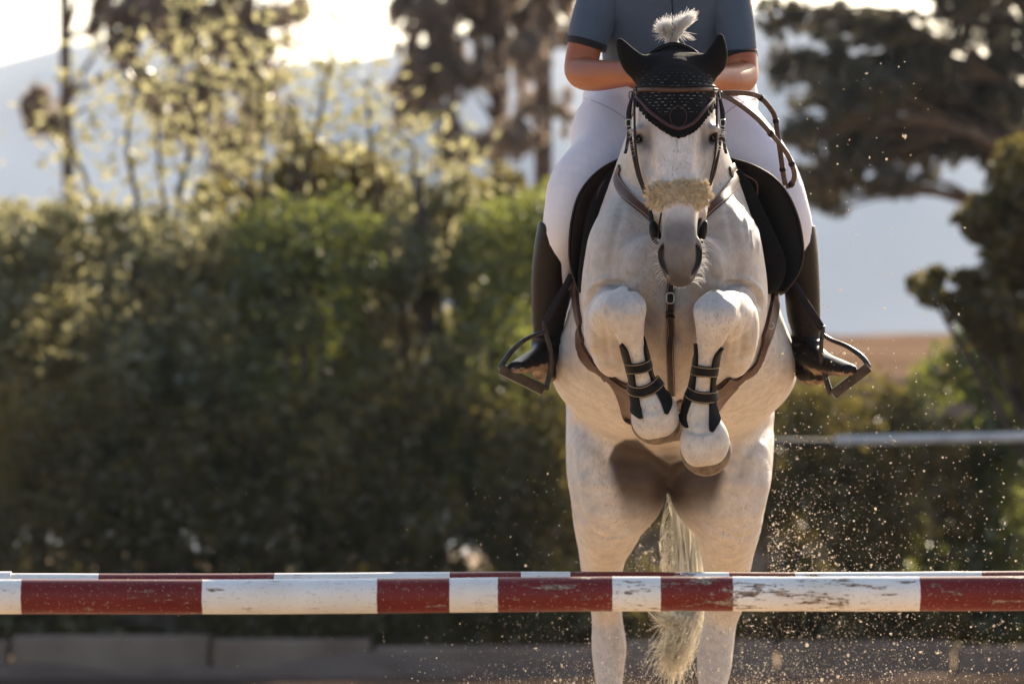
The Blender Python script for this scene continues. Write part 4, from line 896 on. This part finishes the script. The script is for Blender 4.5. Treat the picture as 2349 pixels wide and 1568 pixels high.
surf_patch('belly_guard', [[(1376,856,.75),(1405,880,.72),(1424,925,.78),(1436,985,.82),(1462,1008,.88),(1510,1022,.9),(1560,1024,.9),(1612,1012,.88),(1640,960,.82),(1655,925,.78),(1690,885,.74)],
                           [(1400,856,.75),(1442,884,.68),(1480,903,.68),(1505,912,.68),(1525,916,.68),(1545,917,.68),(1570,914,.68),(1595,908,.68),(1620,898,.68),(1645,884,.70),(1672,858,.74)]], M_leather, girth, BV, .003, .006, 60, 12)
strap('girth_edge', [(1404,862,.75),(1442,887,.68),(1480,906,.68),(1545,920,.68),(1600,910,.68),(1645,887,.70),(1670,862,.74)], .008, .005, M_leather_d, girth, BV, .010, 50, 3)
surf_patch('girth_side', [[(1786,664,.95),(1779,720,.92),(1762,780,.88),(1735,830,.84),(1708,864,.80),(1680,890,.76)],[(1771,664,.90),(1762,715,.86),(1748,765,.82),(1722,812,.79),(1694,846,.77),(1666,866,.75)]], M_leather, girth, BV, .003, .007, 40, 6)
surf_patch('girth_side', [[(1318,650,.95),(1320,700,.92),(1334,760,.88),(1356,810,.84),(1376,850,.80),(1392,872,.76)],[(1328,650,.90),(1330,700,.86),(1340,750,.82),(1362,795,.79),(1384,835,.77),(1402,860,.75)]], M_leather, girth, BV, .003, .007, 40, 6)
q = snap([(1758,746,.85)], BV, .013)[0][0]; MB().tube([q+Vector((.0075*math.cos(a),-.001,.0085*math.sin(a))) for a in np.linspace(0,2*math.pi,17)], .0013, 6, cap=False).obj('ring', M_steel, girth)

# saddle ----------------------------------------------------------------
saddle = empty('saddle', W(1546,400,1.0), 'dark brown jumping saddle with wide flaps under the rider', 'saddle')
def flap(name, inner, outer, Yi, Yo, mat, parent, th=.012, nu=34, nv=10, back=.35, puff=.012, lobes=0):
    A = spline(inner, nu); B = spline(outer, nu); G = []
    for i in range(nu):
        row = []
        for j in range(nv):
            q = j/(nv-1); v = A[i]+(B[i]-A[i])*q; y = Yi+(Yo-Yi)*q - puff*math.sin(math.pi*q) - (.006*abs(math.sin(i/nu*math.pi*lobes))*math.sin(math.pi*q) if lobes else 0)
            row.append(W(v[0], v[1], y))
        for j in range(1, 6):                             # wraps back along the horse's side
            q = j/5; v = B[i]+(A[i]-B[i])*.25*q; row.append(W(v[0], v[1]+6*q, Yo+back*q))
        G.append(row)
    m_ = len(G[0]); V = [p for r_ in G for p in r_]
    F = [(i*m_+j, i*m_+j+1, (i+1)*m_+j+1, (i+1)*m_+j) for i in range(nu-1) for j in range(m_-1)]
    o = MB().add(V, F).obj(name, mat, parent); md = o.modifiers.new('thickness', 'SOLIDIFY'); md.thickness = th; md.offset = 0
    md = o.modifiers.new('round', 'BEVEL'); md.width = th*.3; md.segments = 2; md.limit_method = 'ANGLE'; return o
Lout = [(1428,362),(1385,384),(1350,415),(1325,455),(1312,505),(1307,555),(1308,600),(1318,640),(1330,668)]
Lin = [(1460,400),(1440,420),(1420,455),(1400,500),(1388,550),(1378,600),(1370,640),(1362,665),(1358,680)]
Rout = [(1676,364),(1728,380),(1775,408),(1808,448),(1830,500),(1840,550),(1841,592),(1828,632),(1800,668)]
Rin = [(1640,400),(1665,425),(1685,460),(1700,505),(1712,550),(1722,600),(1730,640),(1738,662),(1745,676)]
flap('flap', Lin, Lout, .80, .74, M_leather_d, saddle); flap('flap', Rin, Rout, .80, .74, M_black, saddle)
L2 = [(1430,378),(1400,400),(1376,432),(1358,475),(1346,520),(1340,565),(1334,605),(1332,640),(1334,668)]
R2 = [(1672,380),(1700,398),(1722,432),(1742,475),(1764,520),(1785,565),(1797,600),(1792,640),(1776,664)]
flap('panel', Lin, L2, .72, .69, M_pad, saddle, .016, puff=.02, lobes=6); flap('panel', Rin, R2, .72, .69, M_pad, saddle, .016, puff=.02, lobes=6)
for pts in ([(1405,400,.685),(1380,425,.68),(1368,460,.68),(1362,495,.69)], [(1706,400,.685),(1732,415,.68),(1738,432,.685),(1735,455,.69)]): strap('seam', pts, .004, .003, M_leather, saddle, None, n=20)
P = []
for Lp in (Lout, Rout): P.append([W(a, b, .725) for a, b in spline(Lp, 60)])
for pth in P: MB().tube(pth, .0035, 6).obj('flap_welt', M_leather_d, saddle)
st_ = Sculpt(); st_.tube([(1546,395,.92,70,60),(1546,370,1.1,130,36),(1546,365,1.35,150,36),(1546,330,1.6,130,30)], k=.05)
sculpt_obj(st_, 'seat', M_leather_d, saddle, .008)

# tendon boots -----------------------------------------------------------
def tendon_boot(side, axis, wdt, label, outline_l, outline_r, straps_):
    """shell strips at both sides of the cannon plus two closing straps with tan edges"""
    root = empty('tendon_boot', W(*axis[2]), label, 'tendon boot', 'open-front tendon boots on the forelegs')
    for oe, ie, yy in (outline_l, outline_r):
        n_ = len(oe); Y_ = np.interp(np.linspace(0,1,n_), [0,.5,1], yy)
        surf_patch('shell', [[(p[0],p[1],y) for p, y in zip(oe, Y_)], [(p[0],p[1],y) for p, y in zip(ie, Y_)]], M_black, root, BV, .003, .006, 36, 6)
    for pts in straps_:
        o = strap('strap', pts, .031, .0045, M_black, root, BV, .0085, 24, 3, stitch=(.80,.00065))
    return root
tendon_boot(-1, [0,0,(1470,870,.06)], 26, 'black open-front tendon boot on the foreleg at left',
    ([(1425,787),(1433,814),(1439,842),(1444,870),(1443,899),(1444,927),(1452,946),(1470,960)], [(1428,786),(1441,803),(1449,833),(1457,864),(1459,883),(1465,908),(1472,940),(1476,959)], (.06,.09,.11)),
    ([(1480,769),(1492,801),(1496,826),(1503,851),(1515,877),(1529,899),(1539,927),(1530,950)], [(1477,775),(1476,807),(1485,845),(1494,874),(1505,902),(1517,927),(1523,946)][:7]+[(1525,949)], (.05,.08,.11)),
    [[(1437,845,.1),(1448,842,.05),(1466,842,.04),(1484,836,.05),(1494,828,.1)],[(1444,886,.12),(1455,894,.07),(1475,896,.06),(1497,888,.07),(1510,876,.12)]])
tendon_boot(1, [0,0,(1612,882,.06)], 26, 'black open-front tendon boot on the lower foreleg at right',
    ([(1597,786),(1593,820),(1589,845),(1583,886),(1572,918),(1563,940),(1563,965),(1576,981)], [(1600,789),(1602,826),(1598,858),(1594,896),(1587,918),(1580,940),(1575,959),(1580,980)], (.06,.09,.11)),
    ([(1656,794),(1651,833),(1646,864),(1645,893),(1653,918),(1654,949),(1645,978),(1636,991)], [(1652,797),(1635,820),(1631,858),(1628,896),(1627,924),(1626,959),(1626,984),(1630,990)], (.05,.08,.11)),
    [[(1590,846,.1),(1600,848,.05),(1618,849,.04),(1636,850,.05),(1646,850,.1)],[(1582,898,.12),(1592,906,.07),(1610,910,.06),(1630,910,.07),(1644,908,.12)]])

# ================================================================== RIDER
def skin_material():
    m, nt, b = newmat('tanned_skin'); co = coords(nt)
    c = ramp(nt, noise(nt, co, 14, 4), [(.3, (.27,.074,.021)), (.7, (.33,.096,.029))]); sp_ = ramp(nt, noise(nt, co, 150, 1), [(.74, 0.0), (.78, .5)])
    nt.links.new(mixc(nt, sp_, c, (.16,.07,.04)), b.inputs['Base Color']); b.inputs['Roughness'].default_value = .5
    b.inputs['Subsurface Weight'].default_value = .05; b.inputs['Subsurface Radius'].default_value = (.02,.008,.004); b.inputs['Subsurface Scale'].default_value = .3
    bump(nt, b, noise(nt, co, 220, 3), .2, .001); return m
M_skin = skin_material()
def cloth(name, c1, c2, rough=.8, wr=.5, sheen=.15, weave=700):
    m, nt, b = newmat(name); co = coords(nt); nt.links.new(ramp(nt, noise(nt, co, 9, 3), [(.3, c1), (.7, c2)]), b.inputs['Base Color'])
    b.inputs['Roughness'].default_value = rough; b.inputs['Sheen Weight'].default_value = sheen; b.inputs['Specular IOR Level'].default_value = .3
    w = noise(nt, coords(nt, (1, 1, .45)), 13, 4, .5); f = noise(nt, co, weave, 1)
    ad = nd(nt, 'ShaderNodeMath', operation='MULTIPLY_ADD', inp={1: .08, 2: 0}); nt.links.new(f, ad.inputs[0]); sm = nd(nt, 'ShaderNodeMath', operation='ADD'); nt.links.new(w, sm.inputs[0]); nt.links.new(ad.outputs[0], sm.inputs[1])
    bump(nt, b, sm.outputs[0], wr, .012); return m
M_shirt = cloth('slate_blue_jersey', (.040,.062,.105), (.052,.078,.125), .75, .35)
M_trim = cloth('navy_cuff', (.004,.004,.007), (.007,.007,.011), .8, .2)
M_breech = cloth('white_breeches', (.66,.62,.66), (.74,.70,.73), .75, .65)
M_boot = simple('dark_brown_boot', (.007,.0045,.0035), (.014,.008,.006), 12, .45, .4, bd=.004, spec=.18)
M_bootdust = simple('dusty_boot', (.05,.032,.022), (.36,.26,.17), 30, .8, .4, bd=.002)
rider = empty('person', W(1525,250,1.3), 'rider in slate-blue short-sleeved shirt, white breeches and tall dark boots', 'person')
B = Sculpt()
B.tube([(1525,300,1.30,120,90),(1525,200,1.22,118,84),(1525,60,1.06,128,90),(1525,-50,.97,135,80)], k=.05)
for s_, pts in ((-1, [(1400,-70,.96,42,42),(1372,0,.97,42,42),(1348,80,.98,40,40),(1335,138,.96,39,39),(1336,166,.93,39,38),(1372,173,.84,37,36),(1425,170,.74,31,30),(1462,170,.66,22,24)]),
                (1, [(1652,-70,.96,42,42),(1680,0,.97,42,42),(1697,90,.98,36,38),(1700,145,.96,38,38),(1700,176,.93,38,38),(1672,186,.84,35,36),(1630,182,.74,29,30),(1608,178,.66,22,24)])):
    B.tube(pts, k=.012, side=(0,1,0))
    hx, hy, hY = pts[-1][:3]; B.ell((hx-s_*12, hy, hY-.03), (22,.045,18), k=.015)
    for f in range(4):
        B.tube([(hx-s_*26, hy-14+f*10, hY-.055, 5.5,5.5),(hx-s_*38, hy-12+f*10, hY-.045-.004*f, 5,5),(hx-s_*36, hy-10+f*10, hY-.012, 4.5,4.5)], k=.004, sub=3)
    B.tube([(hx-s_*14, hy-18, hY-.03,7,7),(hx-s_*28, hy-22, hY-.045,5.5,5.5),(hx-s_*36, hy-20, hY-.055,5,5)], k=.006, sub=3)
B.tube([(1525,-60,.93,48,46),(1527,-110,.86,46,46)], k=.04); B.ell((1530,-190,.80), (66,.098,92), k=.03); B.ell((1531,-140,.74), (42,.06,44), k=.03); B.ell((1531,-185,.705), (9,.018,20), k=.01)
B.tube([(1515,-152,.715,6,5),(1531,-150,.708,7,5),(1547,-152,.715,6,5)], k=.006)
for s_ in (-1,1): B.ell((1530+s_*24,-196,.706), (13,.01,8), k=.008, op='sub'); B.ell((1530+s_*24,-196,.722), (11,.012,8), k=.004); B.ell((1530+s_*66,-185,.81), (8,.03,22), k=.012)
for s_, hx in ((-1, 1400), (1, 1660)):
    k_ = 1 if s_ > 0 else 0
    B.tube([(1460 if s_ < 0 else 1610,290,1.25,70,80),([1375,1720][k_],380,1.02,60,66),([1296,1815][k_],525,.95,36,42),([1266,1838][k_],640,.99,34,38),([1256,1850][k_],780,1.05,22,28)], k=.04)
B.tube([(1318,136,.915,1.2,4),(1340,129,.905,1.6,5),(1366,138,.90,1.2,4)], k=.010, op='sub', side=(0,0,1))
B.tube([(1722,150,.93,1.2,4),(1702,142,.915,1.6,5),(1678,146,.91,1.2,4)], k=.010, op='sub', side=(0,0,1))
body_r, rV, rF = sculpt_obj(B, 'body', M_skin, rider, .005)
T = Sculpt()
T.tube([(1525,290,1.30,138,112),(1525,190,1.22,140,108),(1525,60,1.06,148,112),(1525,-50,.97,152,96),(1525,-90,.95,90,70)], k=.05)
T.cut(W(1525,203,1.2), (0,-.15,-1), .01)
def sleeve(S2, pts, p, n_):
    S2.tube(pts, k=.05); S2.cut(W(*p), n_, .004)
SL = [(1412,-60,.965,58,54),(1380,0,.97,54,52),(1357,60,.975,50,50),(1340,125,.98,45,46)]; SR = [(1640,-60,.965,58,54),(1668,0,.97,52,52),(1686,60,.975,46,50),(1698,140,.98,41,46)]
nL = (W(1340,125,.98)-W(1380,0,.97)).normalized(); nL = Vector((-.27,0,-1)).normalized(); nR = Vector((.07,0,-1)).normalized()
T.prims[-1]['op'] = 'int'
shirt, shV, shF = sculpt_obj(T, 'shirt', M_shirt, rider, .005)
for pts, p, n_ in ((SL, (1348,93,.95), nL), (SR, (1697,117,.95), nR)):
    s2 = Sculpt(); sleeve(s2, pts, p, n_); s2.tube([pts[0],(pts[0][0]+(70 if pts is SL else -70),-70,.96,60,60)], k=.03); s2.prims = [s2.prims[0], s2.prims[2], s2.prims[1]]
    so, _, _ = sculpt_obj(s2, 'sleeve', M_shirt, rider, .004)
    s3 = Sculpt(); s3.tube([(a, b, c, d+1.2, e+1.2) for a, b, c, d, e in pts], k=.01); w_ = W(*p); s3.cut(w_+n_*.017, n_, .002); s3.cut(w_-n_*.001, -n_, .002); sculpt_obj(s3, 'cuff', M_trim, so, .0032, it=1)
strap('placket', [(1538,-20,.9),(1541,0,.9),(1543,30,.9),(1544,60,.9)], .003, .002, M_trim, shirt, bvh_of(shV, shF), .001, 20, 2)
Q = Sculpt()
Q.tube([(1536,180,1.24,190,116),(1538,245,1.28,200,118),(1535,320,1.32,140,110)], k=.05)
LT = [(1450,262,1.25,80,95),(1393,298,1.17,80,92),(1374,368,1.03,68,88),(1335,428,.95,76,78),(1309,480,.92,60,66),(1292,530,.92,49,58),(1284,580,.95,43,50),(1278,640,.98,38,44)]
RT = [(1638,262,1.25,84,95),(1678,315,1.12,84,92),(1728,374,1.02,82,88),(1768,428,.95,72,78),(1796,480,.92,60,66),(1816,530,.92,50,58),(1826,580,.95,43,50),(1832,640,.98,38,44)]
Q.tube(LT, k=.04); Q.tube(RT, k=.04)
for fp in ([(1452,318,1.10),(1420,322,1.06),(1388,338,1.0),(1360,362,.95)],[(1440,352,1.05),(1408,372,1.0),(1380,398,.93)],[(1660,318,1.10),(1700,330,1.03),(1738,352,.98)],[(1672,352,1.04),(1712,366,.98),(1744,390,.92)]):
    Q.tube([(a_, b_, c_-.035 if False else c_, 1.6, 9) for a_, b_, c_ in fp], k=.014, side=(0,0,1), op='sub')
Q.cut(W(1525,186,1.24), (0,-.2,1), .006)
M_seam = simple('breeches_seam', (.30,.27,.30), (.36,.33,.36), 60, .8, .2)
breech, brV, brF = sculpt_obj(Q, 'breeches', M_breech, rider, .005)
BQ = bvh_of(brV, brF)
strap('waist_seam', [(1336,224,1.2),(1380,240,1.15),(1420,262,1.13),(1450,290,1.1)], .0022, .0015, M_seam, breech, BQ, .001, 24, 2)
strap('waist_seam', [(1735,224,1.2),(1700,236,1.15),(1670,256,1.13),(1650,280,1.1)], .0022, .0015, M_seam, breech, BQ, .001, 24, 2)
def riding_boot(leg, foot, heel, p1, p2, lab):
    s2 = Sculpt(); s2.tube(leg, k=.01); a, b2 = W(*p1), W(*p2); d = b2-a; n_ = Vector((-d.z, 0, d.x)); n_ = n_ if n_.z > 0 else -n_
    s2.cut(a, n_.normalized()+Vector((0,.15,0)), .004)
    s2.tube(foot, k=.018, side=(1,0,0)); s2.tube(heel, k=.02)
    for i, (cx_, cy_, cY) in enumerate([(leg[-2][0], leg[-2][1]-16, leg[-2][2]), (leg[-2][0], leg[-2][1]+2, leg[-2][2]), (leg[-2][0], leg[-2][1]+20, leg[-2][2]-.01), (leg[-1][0], leg[-1][1]-10, leg[-1][2]-.01)]):
        s2.ell((cx_, cy_, cY), (leg[-2][3]+2.2, leg[-2][4]*S(1)+.002, 5.5), k=.008, rot=(0, (-1)**i*14, 0))
    o, V_, F_ = sculpt_obj(s2, 'riding_boot', None, rider, .004, it=1); o.data.materials.append(M_boot); o['label'] = lab
    o.data.materials.append(M_bootdust)
    return o, V_, F_
bl, blV, blF = riding_boot([(1284,480,.93,42,60),(1276,545,.94,47,58),(1268,610,.97,47,55),(1264,660,.99,45,50),(1260,715,1.01,40,44),(1256,760,1.02,33,36),(1254,800,1.02,31,34)],
    [(1255,812,1.0,30,32),(1232,824,.93,29,25),(1206,836,.86,28,20),(1186,842,.80,23,14)], [(1252,790,1.04,32,34),(1262,845,1.07,24,30),(1240,850,.98,24,22)], (1238,512,.94), (1308,592,.94), 'dark tall boot at left, toe pointing outwards')
br_, brbV, brbF = riding_boot([(1822,480,.93,42,60),(1829,545,.94,45,58),(1836,610,.97,43,55),(1840,660,.99,41,50),(1843,715,1.01,39,44),(1849,760,1.02,33,36),(1851,800,1.02,31,34)],
    [(1856,812,1.0,30,32),(1886,832,.93,29,25),(1918,842,.86,28,20),(1946,848,.80,23,14)], [(1853,790,1.04,34,34),(1852,852,1.07,29,28),(1880,862,.98,24,20)], (1871,514,.94), (1842,562,.94), 'dark tall boot at right, toe pointing outwards')
for o, V_, F_, tip in ((bl, blV, blF, (1186, 846)), (br_, brbV, brbF, (1940, 856))):
    ux, uy = PR(V_); fc_ = F_[:, 0]; n_ = len(o.data.polygons); mid_ = V_[F_].mean(1); cx_, cy_ = PR(mid_); nr = np.zeros(n_*3, dtype=np.float32); o.data.polygons.foreach_get('normal', nr); nr = nr.reshape(-1,3)
    foot = (mid_[:,1] < .97) & (cy_ > 800); m_ = ((foot & (nr[:,2] < (-.22 if tip[0] < 1500 else -.55) + .10*np.sin(cx_*.3))) | ((nr[:,2] < -.6) & (cy_ > 846))); o.data.polygons.foreach_set('material_index', m_.astype(np.int32))
# breeches hem band
for leg, p1, p2 in ((LT, (1238,520,.94), (1308,586,.94)), (RT, (1871,524,.94), (1842,558,.94))): pass
# helmet
hm = Sculpt(); hm.ell((1530,-225,.82), (84,.125,80), k=.02); hm.cut(W(1530,-212,.82), (0,-.1,-1), .01); hm.ell((1531,-222,.68), (46,.06,7), k=.02)
sculpt_obj(hm, 'helmet', M_black, rider, .006)
# stirrups
def stirrup(apex, inner, outer, arch, leather, lab):
    root = empty('stirrup', W(*apex), lab, 'stirrup', 'stirrups'); rr = .0065
    MB().tube([Vector(p) for p in spline([W(*p) for p in inner], 16)], list(np.linspace(rr*.9, rr*1.25, 16)), 10).obj('side_arm', M_iron, root)
    MB().tube([Vector(p) for p in spline([W(*p) for p in arch], 20)], list(np.linspace(rr*.8, rr*1.2, 20)), 10).obj('side_arm', M_iron, root)
    a, b2 = W(*outer[0]), W(*outer[1]); ax = (b2-a); L = ax.length; ax.normalize(); z_ = ax.cross(Vector((0,1,0))).normalized(); z_ = z_ if z_.z > 0 else -z_
    rot = Matrix((ax, Vector((0,1,0)), z_)).transposed(); o = MB().box((a+b2)/2, (L, .052, .028), rot).obj('tread', M_iron, root, smooth=False); md = o.modifiers.new('bevel', 'BEVEL'); md.width = .004; md.segments = 3
    strap('stirrup_leather', leather, .020, .005, M_leather_d, saddle, None, n=24, nrm=(-.2 if apex[0] < 1500 else .2,-1,0))
    MB().tube([W(apex[0]-4, apex[1], apex[2]), W(apex[0]+4, apex[1], apex[2])], .011, 10).obj('eye', M_iron, root)
    return root
stirrup((1248,745,.86), [(1248,745,.86),(1256,775,.87),(1263,812,.89),(1262,850,.90),(1252,895,.90)], [(1148,846,.80),(1248,896,.90)], [(1248,762,.86),(1222,770,.85),(1200,782,.83),(1176,803,.82),(1158,826,.81),(1148,846,.80)],
        [(1312,630,.88),(1290,672,.87),(1268,708,.86),(1249,742,.86)], 'dark iron stirrup around the boot at left')
stirrup((1888,755,.86), [(1888,755,.86),(1884,785,.86),(1885,822,.87),(1893,862,.88),(1906,904,.88)], [(1992,842,.80),(1910,906,.88)], [(1886,766,.86),(1906,779,.86),(1936,791,.84),(1962,806,.82),(1982,823,.81),(1993,842,.80)],
        [(1820,650,.88),(1842,685,.87),(1865,720,.86),(1886,754,.86)], 'dark iron stirrup around the boot at right')

# ================================================================== FLYING SAND
g = np.random.default_rng(77); pts = []
def add_cloud(n, fx, fy, fY, r, big=.08):
    x = fx(n); y = fy(n); Y = fY(n); rr = r*.52*np.exp(g.normal(0,.42,n)); rr *= np.where(g.random(n) < big, 1.9, 1)
    for a, b, c, d in zip(x, y, Y, rr):
        p = W(a, b, c)
        if p.z > .01: pts.append((*p, d))
add_cloud(1900, lambda n: 1760+g.exponential(170, n), lambda n: 1330-g.exponential(150, n).clip(0, 520), lambda n: .3+g.random(n)*1.9, .0019)
add_cloud(700, lambda n: 1760+g.random(n)*580, lambda n: 900+g.random(n)*660, lambda n: .0+g.random(n)*2.0, .0019)
add_cloud(3000, lambda n: 1600+g.normal(0,270, n), lambda n: 1580-g.exponential(95, n), lambda n: .6+g.random(n)*2.2, .0017)
add_cloud(1300, lambda n: 1700+g.random(n)*640, lambda n: 1400+g.random(n)*190, lambda n: .2+g.random(n)*2.4, .0017)
add_cloud(700, lambda n: 1500+g.normal(0,60, n), lambda n: 1330-g.exponential(60, n), lambda n: 1.8+g.random(n)*1.0, .0018)
add_cloud(170, lambda n: 1080+g.random(n)*220, lambda n: 1080+g.random(n)*490, lambda n: .2+g.random(n)*2, .0014)
add_cloud(120, lambda n: 400+g.random(n)*900, lambda n: 900+g.random(n)*660, lambda n: .2+g.random(n)*2, .0010)
add_cloud(110, lambda n: 1960+g.normal(0,90, n), lambda n: 140+g.random(n)*760, lambda n: .4+g.random(n)*1.4, .0026, .1)
add_cloud(120, lambda n: 1880+g.random(n)*340, lambda n: 520+g.random(n)*400, lambda n: .4+g.random(n)*1.4, .0016)
add_cloud(9000, lambda n: 1640+g.normal(0,300, n), lambda n: 1600-g.exponential(70, n), lambda n: 1.0+g.random(n)*2.4, .00085, .02)
A = np.array(pts); ico = bmesh.new(); bmesh.ops.create_icosphere(ico, subdivisions=1, radius=1); iv = np.array([v.co[:] for v in ico.verts]); fi = np.array([[v.index for v in f.verts] for f in ico.faces]); ico.free()
n = len(A); jit = 1+g.normal(0,.22,(n, len(iv), 1)); sq = 1+g.normal(0,.2,(n,1,3)); V = A[:, None, :3]+iv[None]*jit*sq*A[:, None, 3:4]; F = fi[None]+np.arange(n)[:, None, None]*len(iv)
M_grain = hairmat('flying_sand', (.76,.69,.60), (.82,.75,.64), .55)
tag(link('flying_sand', mesh_np('flying_sand', V.reshape(-1,3), F.reshape(-1,3)), M_grain), kind='stuff')

# ================================================================== HAZE
m = bpy.data.materials.new('air'); m.use_nodes = True; nt = m.node_tree; nt.nodes.clear(); out = nd(nt, 'ShaderNodeOutputMaterial')
pv = nd(nt, 'ShaderNodeVolumePrincipled', inp={'Color': (.66,.82,1.0,1), 'Density': .00017, 'Anisotropy': .0}); nt.links.new(pv.outputs[0], out.inputs['Volume'])
hz = MB().box((0, 900, 69.5), (2600, 2060, 141.5)).obj('haze', m, smooth=False); tag(hz, kind='stuff')
